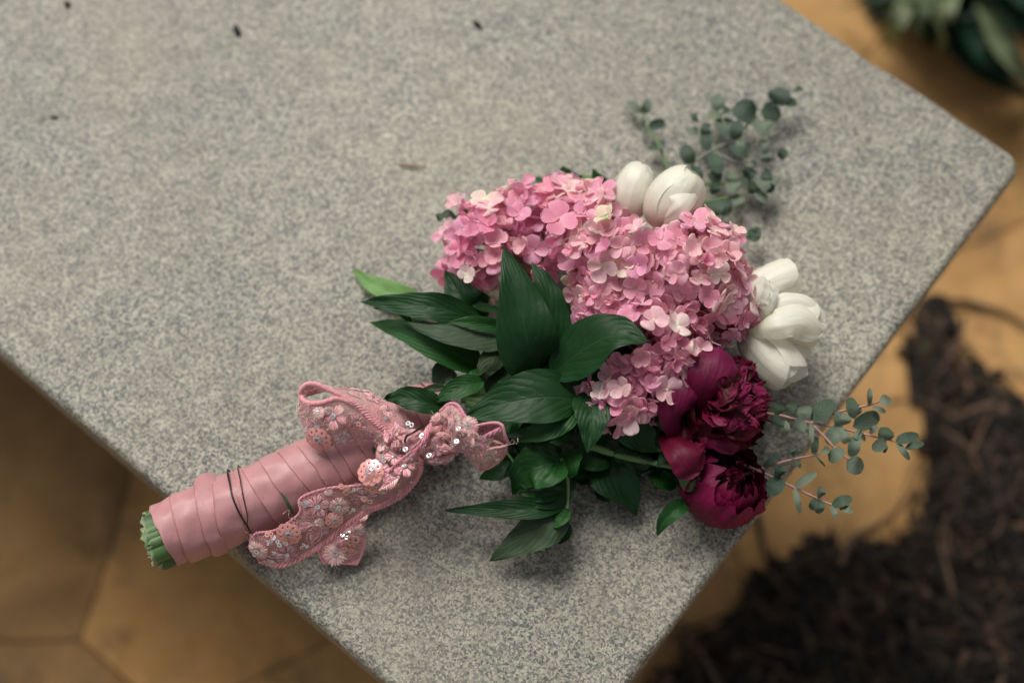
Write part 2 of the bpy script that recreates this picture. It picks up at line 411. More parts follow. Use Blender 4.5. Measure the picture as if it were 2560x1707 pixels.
def mheight(p):
    jp = p + Vector((noise.noise(Vector((p.x * 30, p.y * 30, 3))), noise.noise(Vector((p.x * 30, p.y * 30, 9))))) * .014 + Vector((noise.noise(Vector((p.x * 9, p.y * 9, 5))), noise.noise(Vector((p.x * 9, p.y * 9, 8))))) * .045
    if not inside(jp, mp): return None
    e = min(1, edged(jp, mp) / .07)
    return .004 + e * (.022 + .014 * noise.noise(Vector((p.x * 12, p.y * 12, 0))) + .008 * noise.noise(Vector((p.x * 50, p.y * 50, 0))))
for i in range(nx):
    for j in range(ny):
        p = Vector((x0 + i * st, y0 + j * st)); h = mheight(p)
        if h is not None: idx[(i, j)] = len(mb.v); mb.v.append((p.x, p.y, h)); mb.uv.append((0, 0)); mb.c.append((1, 1, 1))
for (i, j) in list(idx):
    q = [(i, j), (i + 1, j), (i + 1, j + 1), (i, j + 1)]
    if all(k in idx for k in q): mb.f.append(tuple(idx[k] for k in q)); mb.m.append(0)
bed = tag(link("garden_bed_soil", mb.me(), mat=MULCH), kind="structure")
mb = MB()
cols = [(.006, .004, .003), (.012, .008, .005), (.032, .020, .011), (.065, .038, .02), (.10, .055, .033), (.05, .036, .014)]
for k in range(13000):
    p = Vector((ru(x0, x1), ru(y0, y1)))
    if p.x > 1.15 or p.y < -.75: continue
    h = mheight(p)
    if h is None: continue
    L = ru(.008, .05) if rnd() < .75 else ru(.05, .11); a = ru(0, 6.28); bend = ru(-1, 1) * L * .35
    if not (inside(p + Vector((math.cos(a), math.sin(a))) * L * .5, mp) and inside(p - Vector((math.cos(a), math.sin(a))) * L * .5, mp)) and (L > .02 or rnd() < .5): continue
    d = Vector((math.cos(a), math.sin(a), 0)); s = Vector((-d.y, d.x, 0)); w_ = ru(.0006, .003) if L > .03 else ru(.002, .006)
    b = Vector((p.x, p.y, h + .002)); rise = ru(0, .012); col = random.choices(cols, (6, 6, 4, 2.2, 1.2, 1))[0]
    mb.tube([b - d * L / 2, b + s * bend + Vector((0, 0, rise)), b + d * L / 2 + Vector((0, 0, ru(0, .006)))], [w_ * .6, w_, w_ * .4], 4, col, caps=False)
for k in range(260):
    p = Vector((ru(x0, 1.0), ru(max(y0, -.6), y1)))
    if not inside(p, mp): continue
    a = ru(0, 6.28); L = ru(.05, .16); w_ = ru(.0012, .0038); col = random.choice([(.10, .055, .035), (.07, .04, .025), (.13, .08, .05), (.035, .02, .012), (.015, .01, .006)]); pts = []
    for q in range(5):
        pts.append(Vector((p.x, p.y, (.03 if inside(p, mp) else .006) + ru(-.005, .012)))); a += ru(-.7, .7); p = p + Vector((math.cos(a), math.sin(a))) * L / 4
    mb.tube(cr(pts, 12), [w_ * (1 - .06 * q) for q in range(12)], 5, col, caps=False)
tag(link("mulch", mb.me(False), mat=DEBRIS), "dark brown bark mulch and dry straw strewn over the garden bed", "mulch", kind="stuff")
# fallen twigs on the paving
def twig(px, r, label, col=(.035, .022, .015), z=.006, name="fallen_twig", grp=None, cat="twig"):
    mb = MB(); pts = cr([G(*D(x, y), z + ru(0, .006)) for x, y in px], 16)
    pts = [p + noise.noise_vector(p * 40) * .003 for p in pts]
    mb.tube(pts, [r * (1 - .6 * i / 15) for i in range(16)], 6, col)
    return tag(link(name, mb.me(), None, pts[0], DEBRIS), label, cat, grp)
twig([(2130, 690), (2060, 745), (1990, 800), (1930, 850)], .0022, "thin dark twig reaching from the mulch corner towards the bench edge")
twig([(2165, 690), (2240, 700), (2310, 720), (2420, 790)], .0038, "thick dark curved twig on the paving right of the mulch corner")
twig([(1735, 1175), (1755, 1260), (1785, 1330)], .004, "short dark twig on the paving under the lower peony")
twig([(1560, 1470), (1680, 1430), (1800, 1340), (1900, 1290)], .0028, "long brown twig lying along the edge of the mulch")
twig([(1500, 1440), (1560, 1430), (1640, 1450)], .0024, "pale brown twig near the bench corner at the bottom", (.09, .06, .04))
# ------------------------------------------------------------------ strap leaved plant
plant = tag(empty("strap_leaf_plant", G(*D(2300, -60))), "dark green strap leaved clump growing beside the far bench edge", "plant")
def blade_ground(pts, width, mat, n=14):
    mb = MB(); sp = cr(pts, n); rows = []; uvs = []
    for i, p in enumerate(sp):
        t = (sp[min(i + 1, n - 1)] - sp[max(i - 1, 0)]).normalized(); s = t.cross(Vector((0, 0, 1))).normalized(); nn = s.cross(t)
        u = i / (n - 1); w_ = width * min(1, .35 + u * 2.5) * (1 - u ** 3) ** .7 * .5 + .0004
        rows.append([p + s * w_ * v + nn * w_ * .5 * abs(v) for v in (-1, -.5, 0, .5, 1)]); uvs.append([(u, .5 + v / 2) for v in (-1, -.5, 0, .5, 1)])
    mb.grid(rows, uvs)
    o = link("leaf", mb.me(), plant, sp[0], mat)
for (bx, by), (mx_, my), (tx, ty), wd, hm, ht, mt in [
    ((2110, -80), (2070, 30), (2028, 118), .022, .10, .02, STRAPL), ((2200, -90), (2170, 20), (2150, 135), .024, .12, .03, STRAPL),
    ((2180, -60), (2040, -10), (1925, 22), .017, .08, .02, STRAP), ((2200, -120), (2110, 40), (2140, 105), .02, .09, .03, STRAPL),
    ((2230, -60), (2300, 110), (2400, 235), .03, .12, .04, STRAPL), ((2180, -60), (2210, 130), (2390, 240), .028, .06, .01, STRAP),
    ((2180, -40), (2180, 90), (2270, 175), .03, .05, .01, STRAP), ((2190, -40), (2250, 120), (2370, 190), .032, .09, .03, STRAP),
    ((2250, -60), (2330, 50), (2450, 130), .03, .14, .05, STRAP), ((2150, -60), (2120, 60), (2170, 130), .026, .04, .01, STRAP),
    ((2260, -80), (2340, 0), (2460, 40), .03, .16, .05, STRAP), ((2210, -50), (2230, 60), (2330, 215), .03, .05, .01, STRAP), ((2200, -80), (2140, -20), (2030, 30), .02, .12, .03, STRAPL),
    ((2240, -60), (2200, 40), (2200, 120), .03, .07, .01, STRAP)]:
    blade_ground([G(*D(bx, by), .0), G(*D(mx_, my), hm), G(*D(tx, ty), ht)], wd, mt)
ctr = G(*D(2350, -70))
for k in range(420):
    a = ru(0, 6.28); L = ru(.22, .42); dx, dy = math.cos(a), math.sin(a)
    if dx < -.3 and dy < .2: L = min(L, .20 if dy > -.5 else .24)
    e = ctr + Vector((dx, dy, 0)) * L; b = ctr + Vector((ru(-.09, .10), ru(-.05, .08), 0)); mzz = ru(.03, .12)
    m_ = b.lerp(e, .55) + Vector((-dy, dx, 0)) * ru(-.04, .04); m_.z = mzz; e.z = mzz * ru(.05, .4)
    bad = False
    for q_ in (e, m_):
        v_ = q_ - cam.location; d_ = v_.dot(fwd); xx = (1280 + FPX * v_.x / d_) / K; yy = (853.5 - FPX * v_.dot(Vector((0, math.cos(TILT), math.sin(TILT)))) / d_) / K
        if xx < 1900 or yy > 25 + max(0, xx - 1900) * .44: bad = True
    if bad: continue
    blade_ground([b, m_, e], ru(.012, .024), STRAP if rnd() < .85 else STRAPL)
# ------------------------------------------------------------------ granite bench
A9 = CR9
def line(p, q): return P(*p, 0).to_2d(), P(*q, 0).to_2d()
e1 = line(A9(200, 40), A9(1300, 780)); e2 = line(A9(1420, 1000), D(1450, 1568)); e3 = line(D(0, 815), D(885, 1568))
def isec(l1, l2):
    p, r = l1[0], l1[1] - l1[0]; q, s = l2[0], l2[1] - l2[0]
    t = ((q - p).x * s.y - (q - p).y * s.x) / (r.x * s.y - r.y * s.x); return p + r * t
cA = isec(e1, e2); cB = isec(e3, e2); d1 = (e1[0] - e1[1]).normalized()
d2 = (e3[0] - e3[1]).normalized(); far = 1.5
cD = cA + d1 * far; cC = cB + d2 * far
corners = [cA, cB, cC, cD]; cc = sum(corners, Vector((0, 0))) / 4
def outline(r, inset):
    pts = []
    for i, c in enumerate(corners):
        a = (corners[i - 1] - c).normalized(); b = (corners[(i + 1) % 4] - c).normalized(); bis = (a + b).normalized()
        half = a.angle(b) / 2; ctr_ = c + bis * (r / math.sin(half)); rr = r - inset
        s0 = math.atan2(*reversed((-(a - bis * 0)).yx[:])) if False else 0
        n0 = Vector((-a.y, a.x)); n0 = n0 if n0.dot(bis) < 0 else -n0; n1 = Vector((-b.y, b.x)); n1 = n1 if n1.dot(bis) < 0 else -n1
        for k in range(9):
            t = k / 8; v = (n0 * (1 - t) + n1 * t).normalized(); pts.append(ctr_ + v * rr)
    full = []
    for i in range(len(pts)):
        p, q = pts[i], pts[(i + 1) % len(pts)]; n = max(1, int((q - p).length / .02))
        for k in range(n): full.append(p.lerp(q, k / n))
    return full
bench = tag(empty("granite_bench", (cc.x, cc.y, 0)), "speckled grey granite slab bench the bouquet lies on", "bench")
TH = .07; bev = .006; mb = MB(); rows = []
ref = outline(.015, 0)
for k in range(9):
    a = k / 8 * math.pi / 2; rows.append((bev * (1 - math.sin(a)), SLAB - bev + bev * math.cos(a)))
prof = rows[:1] + rows[1:] ; prof = [(bev * (1 - math.sin(k / 8 * math.pi / 2)), SLAB - bev * (1 - math.cos(k / 8 * math.pi / 2))) for k in range(9)] + [(0.0, SLAB - .02), (0, SLAB - .04), (0, SLAB - TH), (.003, SLAB - TH - .003)]
N0 = len(ref); R = []
for ins, z in prof:
    row = []
    for i, p in enumerate(ref):
        q = (ref[(i + 1) % N0] - ref[i - 1]).normalized(); nrm = Vector((q.y, -q.x)); nrm = nrm if nrm.dot(p - cc) > 0 else -nrm
        chip = max(0, noise.noise(Vector((p.x * 45, p.y * 45, 5))) - .28) * .012 if z > SLAB - .01 else 0
        wv = noise.noise(Vector((p.x * 25, p.y * 25, z * 60))) * .0008 if z < SLAB - .0005 else 0
        pp = p - nrm * (ins + chip + wv); row.append((pp.x, pp.y, z))
    R.append(row)
mb.grid(R, close=True); mb.face(R[0]); mb.face(R[-1][::-1])
link("slab", mb.me(False), bench, None, GRAN)
ax = d1; bx_ = Vector((-ax.y, ax.x))
for dist in (.38, 1.25):
    o = cA.lerp(cB, .5) + ax * dist; mb = MB(); rr = []
    for z, g in ((-.01, 0), (SLAB - TH - .004, 0)):
        rr.append([(o.x + ax.x * a * .09 + bx_.x * b * .15, o.y + ax.y * a * .09 + bx_.y * b * .15, z) for a, b in ((-1, -1), (1, -1), (1, 1), (-1, 1))])
    mb.grid(rr, close=True); mb.face(rr[0][::-1]); mb.face(rr[1]); link("support", mb.me(False), bench, (o.x, o.y, 0), GRAN)
# litter on the slab
def litter(name, pts, r, col, label, cat):
    mb = MB(); sp = cr(pts, 9); n = len(sp)
    sp = [p + noise.noise_vector(p * 300) * .0006 for p in sp]
    mb.tube(sp, [r * math.sin(math.pi * (.12 + .8 * i / (n - 1))) for i in range(n)], 7, col)
    return tag(link(name, mb.me(), None, sp[0], DEBRIS), label, cat)
C9 = crop(900, 60, 400 / 1425); C2 = crop(0, 0, 700 / 2352)
litter("dry_twig", [P(*C9(335, 1255), .12), P(*C9(450, 1262), .2), P(*C9(600, 1270), .12)], .0008, (.30, .18, .13), "thin reddish brown dry twig lying on the granite left of the hydrangea", "twig")
litter("seed_husk", [P(*C9(1010, -25), .15), P(*C9(1085, 45), .12)], .0022, (.02, .018, .01), "small dark seed husk on the granite near the top centre", "seed husk")
litter("seed_husk", [P(*C2(1970, 215), .15), P(*C2(2010, 305), .15)], .0025, (.012, .018, .016), "black elongated seed husk on the granite top left of the dry twig", "seed husk")
litter("leaf_crumb", [P(*C2(540, 30), .1), P(*C2(590, 45), .12)], .0026, (.07, .03, .012), "round brown leaf crumb on the granite by the top left edge", "leaf crumb")
litter("soil_crumb", [P(*D(118, 268), .06), P(*D(132, 272), .06)], .0014, (.06, .05, .02), "tiny olive crumb on the granite near the left edge of the photo", "crumb")

# ------------------------------------------------------------------ the bouquet
ORG = P(*D(1150, 930), 0)
bouquet = tag(empty("bouquet", ORG), "wedding bouquet of pink hydrangea, white tulips and burgundy peonies tied with a lace bow", "bouquet")
def prof_leaf(u): return max(0.0, math.sin(math.pi * min(1, u ** .72)) ** .85) * (1 - .25 * u)
def prof_petal(u): return (max(0, u + .06) ** .45) * max(0.0, 1 - u ** 3.2) ** .55
def prof_ovate(u): return (max(0, u + .03) ** .5) * max(0.0, 1 - u ** 4.0) ** .5
def prof_wide(u): return (u + .04) ** .42 * max(0.0, 1 - u ** 8) ** .5
def prof_round(u): return max(0.0, 1 - (2 * u - 1) ** 2) ** .5 * (1 if u > .15 else .8 + 1.3 * u)
def blade(name, parent, pts, wpx, mat, prof=prof_leaf, roll=0.0, cup=0.12, shape='V', ruffle=0.0, nu=22, nv=9, twist=0.0, colf=None, fringe=0.0, seed=None, up=None, endroll=None):
    """leaf or petal along a spine of world points; width in photograph pixels"""
    sp0 = cr(pts, nu * 6); ease = (lambda t: t if prof is prof_leaf else (math.sin(t * math.pi / 2)) ** .95); sp = [sp0[min(len(sp0) - 1, int(round(ease(i / (nu - 1)) * (len(sp0) - 1))))] for i in range(nu)]; W = wpx * PX / 2; rows = []; uvs = []; cols = []; sd = ru(0, 99) if seed is None else seed
    mx_ = max(prof(i / 40) for i in range(41)); L = sum((sp[i + 1] - sp[i]).length for i in range(nu - 1))
    for i, p in enumerate(sp):
        u = ease(i / (nu - 1)); t = (sp[min(i + 1, nu - 1)] - sp[max(i - 1, 0)]).normalized()
        s = t.cross(up or Vector((0, 0, 1)))
        if s.length < .05: s = t.cross(Vector((0.3, 1, 0)))
        s.normalize(); rl = math.radians(roll + twist * (u - .5))
        s = Matrix.Rotation(rl, 3, t) @ s; nn = s.cross(t); w_ = W * prof(u) / mx_ + .00015
        row, ur, cl = [], [], []
        for j in range(nv):
            v = -1 + 2 * j / (nv - 1)
            off = cup * w_ * 2 * (abs(v) if shape == 'V' else v * v)
            rf = ruffle * W * abs(v) ** 1.5 * noise.noise(Vector((u * 7 + sd, v * 1.2, sd)))
            q = p + s * (w_ * v) + nn * (off + rf)
            if fringe and u > .7: q = q + t * (fringe * L * (u - .7) * noise.noise(Vector((v * 7, sd, 0))))
            q = q + nn * (.10 * W * noise.noise(Vector((u * 3 + sd, v * 2, sd * 2))))
            row.append(q); ur.append((u, j / (nv - 1))); cl.append(colf(u, v) if colf else (1, 1, 1))
        rows.append(row); uvs.append(ur); cols.append(cl)
    mb = MB(); mb.grid(rows, uvs, cols); me = mb.me()
    return link(name, me, parent, sp[0], mat)

# --- handle -----------------------------------------------------------------
hand_px = [(364, 1236, 71), (462, 1196, 81), (560, 1158, 77), (650, 1120, 81), (740, 1076, 82), (860, 1022, 80), (940, 972, 80), (1000, 940, 66), (1040, 920, 40)]
HPX = [(P(*D(x, y), 2.75), r * K * PX) for x, y, r in hand_px]
haxis = cr([p for p, r in HPX], 90); hrad = [v.x for v in cr([Vector((r, 0, 0)) for p, r in HPX], 90)]
hs_ = [0.0]
for i in range(89): hs_.append(hs_[-1] + (haxis[i + 1] - haxis[i]).length)
def hat(s):
    if s <= 0:
        t = (haxis[1] - haxis[0]).normalized(); return haxis[0] + t * s, t, hrad[0]
    for i in range(89):
        if hs_[i + 1] >= s:
            f = (s - hs_[i]) / (hs_[i + 1] - hs_[i]); a = haxis[max(0, i - 1)]; b = haxis[min(89, i + 2)]
            return haxis[i].lerp(haxis[i + 1], f), (b - a).normalized(), hrad[i] * (1 - f) + hrad[i + 1] * f
    return haxis[-1], (haxis[-1] - haxis[-2]).normalized(), hrad[-1]
def hproj(p):
    """arc length, signed lateral offset and radius of the handle next to a point, in plan"""
    best = min(range(90), key=lambda i: (haxis[i].to_2d() - p.to_2d()).length)
    t = (haxis[min(89, best + 1)] - haxis[max(0, best - 1)]).normalized(); d = p - haxis[best]
    side = Vector((-t.y, t.x, 0)).normalized(); return hs_[best] + d.dot(t), d.dot(side), hrad[best]
def lift(x, y, z, gap=.22):
    """P() at least `gap` cm above the handle's surface"""
    for _ in range(3):
        p = P(x, y, z); s, c, r = hproj(p)
        g_ = gap * .01
        if -.01 < s < hs_[-1] and abs(c) < r + g_:
            zs = 2.75 + math.sqrt(max(0, (r + g_) ** 2 - c * c)) * 100
            if z < zs: z = zs
            else: break
        else: break
    return P(x, y, z)
C3 = crop(340, 1140, 400 / 2091); C1 = crop(340, 920, 960 / 2352)
edges_px = [(C3(210, 690), C3(560, 1460)), (C3(520, 600), C3(710, 1420)), (C3(810, 400), C3(1005, 1300)), (C3(1050, 300), C3(1195, 1265)),
            (C3(1345, 250), C3(1510, 1140)), (C3(1400, 250), C3(1900, 1000)), (C3(1640, 110), C3(2120, 850)), (C1(870, 535), C1(1110, 810)), (C1(975, 485), C1(1210, 790)),
            (C1(1080, 440), C1(1300, 740)), (C1(1150, 420), C1(1370, 700)), (C1(1270, 380), C1(1480, 640)), (C1(1430, 340), C1(1580, 560)), (C1(1600, 250), C1(1700, 470)), (C1(1650, 220), C1(1780, 420)), (C1(1690, 180), C1(1850, 400)), (C1(1760, 140), C1(1930, 340))]
E2 = []
for a, b in edges_px:
    sa, ca, ra = hproj(P(*a, 2.75)); sb, cb, rb = hproj(P(*b, 2.75)); E2.append((sa, sb))
E2.append((hs_[-1] * .99, hs_[-1] * 1.0))
for k in range(1, len(E2)):
    E2[k] = (max(E2[k][0], E2[k - 1][0] + .003), max(E2[k][1], E2[k - 1][1] + .003))
wrap = link("ribbon_wrap", mesh([tuple(hat(0)[0])], []), bouquet, hat(0)[0]); wrap["label"] = "dusty pink satin ribbon wound round the stems"
def bump_r(s, c, k):
    b = 0
    if k == 2: b += .20 * math.exp(-((c - 1.0) / .35) ** 2) + .07 * math.exp(-((c + 1.0) / .3) ** 2)
    if k == 3: b += .02
    if k == 0: b -= .02
    return b
for k in range(len(E2) - 1):
    (a0, a1), (b0, b1) = E2[k], E2[k + 1]; NS, NT = 13, 72; rows = []; uvs = []; off = .0008
    for i in range(NS):
        u = i / (NS - 1); row = []; ur = []
        for j in range(NT):
            th = 2 * math.pi * j / NT; c = math.cos(th)
            f = (1 - c) / 2; sl_ = a0 * (1 - f) + a1 * f; sr = b0 * (1 - f) + b1 * f + .003
            wob = .0012 * noise.noise(Vector((th * 2, k * 3.1, 0)))
            s = sl_ + (sr - sl_) * u + wob * (1 - u); p, t, r = hat(s)
            side = Vector((-t.y, t.x, 0)).normalized(); upv = side.cross(t) * -1
            if upv.z < 0: upv = -upv
            r2 = r * (.965 + bump_r(s, c, k) * math.sin(math.pi * min(1, u * 1.02)) ** .5) + off * (1 - u) + .0010 * noise.noise(Vector((c * 2.0 + k * .7, math.sin(th) * 2.0, s * 38))) + .0005 * noise.noise(Vector((c * 3, math.sin(th) * 3, s * 60 + k))) + .0007 * noise.noise(Vector((th * 1.5 + s * 90, k, s * 30)))
            z_ = math.sin(th)
            row.append(p + side * (c * r2) + upv * (z_ * r2 * (.97 if z_ < 0 else 1.0))); ur.append((u, j / NT))
        rows.append(row); uvs.append(ur)
    mb = MB(); mb.grid([r + [r[0]] for r in rows], [u_ + [(u_[0][0], 1.0)] for u_ in uvs])
    # folded-in lip so that the ribbon edge has thickness
    if k == 0:
        inner = [p + (rows[0][j] * 0 + (hat(-.0)[0] - p)) * .03 for j, p in enumerate(rows[0])]
        mb.grid([[q + hat(0)[1] * .012 for q in inner], rows[0]], close=True)
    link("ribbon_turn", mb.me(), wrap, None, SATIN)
# glimpse of green stems through the gap in the wrap
for (a, b, c_) in ((C3(1895, 470), C3(1985, 620), C3(2080, 800)), (C1(1450, 480), C1(1462, 510), C1(1475, 530))):
    mb = MB(); q = [lift(*a, 1, .12), lift(*b, 1, .15), lift(*c_, 1, .12)]; sp = cr(q, 9)
    mb.tube(sp, [.0011 * math.sin(math.pi * (i + .3) / 8.6) + .0001 for i in range(9)], 6, (.02, .06, .02)); link("stem_in_gap", mb.me(), wrap, None, DEBRIS)
# cut stems at the end
p0, t0, r0 = hat(0); side0 = Vector((-t0.y, t0.x, 0)).normalized(); up0 = Vector((0, 0, 1))
for (cx, cz, r, L) in [(-.80, -.1, .0072, .008), (-.5, .35, .0088, .014), (-.12, .45, .0098, .018), (.22, .52, .006, .008), (.42, .30, .0085, .016), (.82, .12, .0056, .010), (-.45, -.35, .0085, .016), (0, -.1, .0088, .015), (.45, -.35, .0085, .014), (0, -.62, .008, .012), (.7, -.1, .005, .013), (-.75, .25, .005, .015), (.1, .78, .0046, .011), (-.3, .74, .005, .012)]:
    L *= .36 * (1 - .45 * cx); jg = [.0022 * noise.noise(Vector((j * .9, cx * 9, cz * 9))) + .0014 * ru(-1, 1) for j in range(18)]; c = p0 + side0 * cx * (r0 - .004) + up0 * cz * (r0 - .004); rows = []; n = 18; 
    for i, s in enumerate((.03, 0.0, -L * .6, -L, -L - .0005, -L + .003)):
        row = []
        for j in range(n):
            a = 2 * math.pi * j / n; rr = r * (1 + .025 * math.cos(a * 5 + cx * 9)) * (1, 1, 1, 1.02, .82, .5)[i]
            jag = (jg[j] + ru(-.0006, .0006) if i in (3, 4) else 0)
            row.append(c + side0 * math.cos(a) * rr + up0 * math.sin(a) * rr + t0 * (s + jag))
        rows.append(row)
    mb = MB(); g_ = ru(.5, .9); cs = [(.11 * g_, .22 * g_, .07 * g_)] * 3 + [(.30, .40, .22), (.62, .66, .50), (.42, .50, .30)]; mb.grid(rows, close=True, cols=[[tuple(x * ru(.85, 1.15) for x in q)] * n for q in cs]); mb.face(rows[-1], cs[-1]); link("cut_stem", mb.me(), bouquet, c, DEBRIS2)
blade("dry_leaf", bouquet, [P(*C3(260, 1010), 3), P(*C3(170, 990), 3.2), P(*C3(98, 1075), 3)], 22, m_simple("dry_leaf", (.04, .05, .035), .7), roll=30)
# thin wires round the handle
def on_handle(s_, th, g=.0016):
    p, t, r_ = hat(s_); side = Vector((-t.y, t.x, 0)).normalized(); upv = side.cross(t); upv = upv if upv.z > 0 else -upv
    return p + side * math.cos(th) * (r_ + g) + upv * math.sin(th) * (r_ + g)
for px in ([(1225, 330), (1262, 520), (1350, 740), (1440, 890), (1500, 1000)], [(1358, 290), (1395, 510), (1425, 660), (1448, 790), (1440, 880), (1495, 990)], [(1216, 340), (1253, 525), (1341, 742), (1431, 892), (1494, 1004)]):
    sth = []
    for x, y in px:
        s_, c_, r_ = hproj(lift(*C3(x, y), 3, .16)); sth.append((s_, math.acos(max(-.98, min(.98, c_ / (r_ + .0016))))))
    ds = (sth[0][0] - sth[1][0]) * .2; de = (sth[-1][0] - sth[-2][0]) * .6
    full = [(sth[0][0] + ds * 2, -.5), (sth[0][0] + ds, sth[0][1] * .4)] + sth + [(sth[-1][0] + de, sth[-1][1] + .5), (sth[-1][0] + de * 2, math.pi + .4)]
    pr_ = cr([Vector((a_, b_, 0)) for a_, b_ in full], 50); pts = [on_handle(v.x, v.y, .0015 if v.y > .3 else .0024) for v in pr_]
    mb = MB(); mb.tube(pts, .00038, 6); link("binding_wire", mb.me(), bouquet, pts[0], WIRE)

# --- foliage ----------------------------------------------------------------
C4 = crop(880, 620, 500 / 1867); C5 = crop(1100, 900, 600 / 1809); C6 = crop(1640, 780, 320 / 896); CP3 = crop(860, 740, 900 / 2075); CT2 = crop(860, 380, 740 / 2231)
def L_(cf, pts, z, w_, mat=LEAF, **kw):
    zz = z if isinstance(z, (list, tuple)) else [z] * len(pts)
    s = {C4: 500 / 1867, C5: 600 / 1809, C6: 320 / 896, CP3: 900 / 2075, CT2: 740 / 2231}[cf]
    kw.setdefault('ruffle', .22); kw.setdefault('cup', .13)
    return blade("leaf", bouquet, [P(*cf(x, y), q) for (x, y), q in zip(pts, zz)], w_ * s * (1.16 if mat in (LEAF, LEAFM, LEAFP) else 1), mat, **kw)
L_(C4, [(760, 560), (400, 430), (170, 330), (0, 195)], [1.2, 1.2, .9, .5], 215, LEAFL, cup=.2, ruffle=.5)
L_(C4, [(1260, 720), (850, 570), (420, 520), (70, 500)], [5, 6.3, 6, 4.8], 225, LEAF, roll=-12, cup=.10, ruffle=.5)
L_(C4, [(560, 700), (420, 585), (190, 560)], [5.4, 5.6, 5.2], 60, LEAFM, roll=10)
L_(C4, [(1230, 1140), (900, 960), (520, 780), (160, 695)], [4, 5.0, 4.6, 3.4], 320, LEAFM, roll=12, cup=.14)
L_(C4, [(1500, 860), (1200, 800), (850, 760), (510, 690)], [5.5, 6.2, 6.4, 5.8], 300, LEAFP, roll=18, cup=-.10)
L_(C4, [(1480, 760), (1150, 700), (900, 690)], [6, 6.6, 6.4], 120, LEAFM, roll=-18)
L_(C4, [(1240, 720), (1060, 520), (870, 205)], [2.5, 4.5, 4.6], 360, LEAF, roll=-10, cup=.1)
L_(C4, [(1380, 580), (1180, 540), (1050, 450)], [4.2, 4.4, 4.5], 70, LEAFM)
L_(C4, [(1740, 1205), (1640, 900), (1560, 480), (1415, -10)], [5.2, 8.2, 9.4, 9.8], 470, LEAF, cup=.10, ruffle=.1)
L_(C4, [(1850, 1180), (1880, 800), (1820, 420), (1680, 130)], [5, 7, 8, 8], 290, LEAF, roll=14)
L_(C4, [(1790, 1200), (1870, 1050), (1850, 780)], [5.5, 6.5, 7], 90, LEAFM, roll=40)
L_(C4, [(1460, 900), (1330, 1020), (1240, 1150), (1215, 1300)], [5, 5.8, 5.6, 5], 190, LEAFP, roll=-20, cup=-.12)
L_(C4, [(1460, 1060), (1330, 1230), (1240, 1340)], [4.2, 4.6, 4], 200, LEAF)
L_(C4, [(1225, 1250), (1060, 1290), (900, 1360), (755, 1442)], [6.0, 6.5, 6.4, 6.0], 175, LEAFM, cup=.16)
L_(C4, [(1240, 1140), (1130, 1190), (1060, 1250)], [5.2, 5.8, 5.5], 90, LEAFM, roll=30)
L_(C4, [(960, 1160), (850, 1180), (790, 1330)], [3, 3.6, 3.4], 210, LEAFP, roll=8)
L_(C4, [(920, 1180), (900, 1260), (840, 1310)], [4.4, 4.6, 4.4], 60, LEAFP, roll=30)
L_(C4, [(900, 1500), (650, 1430), (450, 1390), (298, 1415)], [5.6, 6.3, 6.0, 5.6], 190, LEAF, cup=.18, ruffle=.7, roll=-8)
L_(C4, [(870, 1300), (740, 1310), (610, 1340)], [6.2, 6.4, 6.2], 62, LEAFP, roll=-20)
L_(C4, [(1000, 1510), (850, 1480), (780, 1500)], [5.0, 5.2, 5], 110, LEAF)
L_(C5, [(1040, 300), (760, 280), (470, 330), (180, 440)], [6.3, 7.2, 7.0, 6.2], 350, LEAF, cup=.10, ruffle=.15)
L_(C5, [(1040, 320), (900, 430), (760, 530), (590, 612)], [6.0, 6.6, 6.5, 5.8], 200, LEAFM, roll=-12)
L_(C5, [(900, 520), (700, 580), (480, 560)], [4, 4.6, 4.2], 120, LEAF)
L_(CP3, [(1190, 450), (1400, 300), (1580, 220), (1755, 265)], [6.4, 8.6, 10.2, 10.6], 270, LEAF, cup=.08, roll=-8, ruffle=.1)
L_(CP3, [(1150, 470), (1330, 460), (1480, 420)], [5, 6.5, 7], 120, LEAF)
L_(C5, [(1110, 220), (1150, 420), (1110, 700)], [6, 7.4, 7.0], 235, LEAF, cup=.10)
L_(C5, [(1280, 330), (1430, 470), (1530, 590), (1635, 692)], [4, 5.4, 5, 4.2], 270, LEAF, roll=6)
L_(C5, [(1560, 350), (1600, 500), (1590, 640)], [3.5, 4.6, 4], 130, LEAF)
L_(C5, [(1200, 600), (1330, 640), (1450, 660)], [3, 3.6, 3.4], 90, LEAFP)
L_(C5, [(915, 740), (780, 790), (650, 850), (560, 1005)], [4.2, 4.9, 4.4, 3.2], 290, LEAFM, cup=.2, ruffle=.6, roll=-6)
L_(C5, [(860, 700), (760, 730), (600, 800), (480, 880)], [4.2, 4.6, 4.0, 3.0], 180, LEAF, cup=.16)
L_(C5, [(950, 1080), (700, 1120), (380, 1130), (30, 1132)], [3.0, 3.8, 3.6, 3.0], 140, LEAF, cup=.2, ruffle=.3)
L_(C5, [(950, 1060), (780, 1060), (590, 1090)], [3.2, 3.8, 3.6], 110, LEAF, roll=-14)
L_(C5, [(960, 1170), (800, 1230), (600, 1360), (372, 1515)], [2.8, 3.4, 2.6, 1.4], 270, LEAFP, cup=-.10, ruffle=.3)
L_(C5, [(960, 1120), (900, 1210), (800, 1260)], [3.2, 3.4, 3.0], 100, LEAFM, roll=20)
L_(C5, [(940, 980), (760, 1030), (590, 1000)], [3.4, 3.8, 3.4], 85, LEAFM, cup=.25)
L_(C5, [(930, 1230), (920, 1310), (850, 1385)], [1.6, 1.8, 1.2], 115, LEAF)
L_(C5, [(990, 860), (960, 1000), (940, 1090)], [2.4, 2.8, 2.4], 90, LEAFP)
L_(C5, [(860, 860), (850, 960), (760, 1000)], [1.6, 1.8, 1.4], 160, LEAFP)
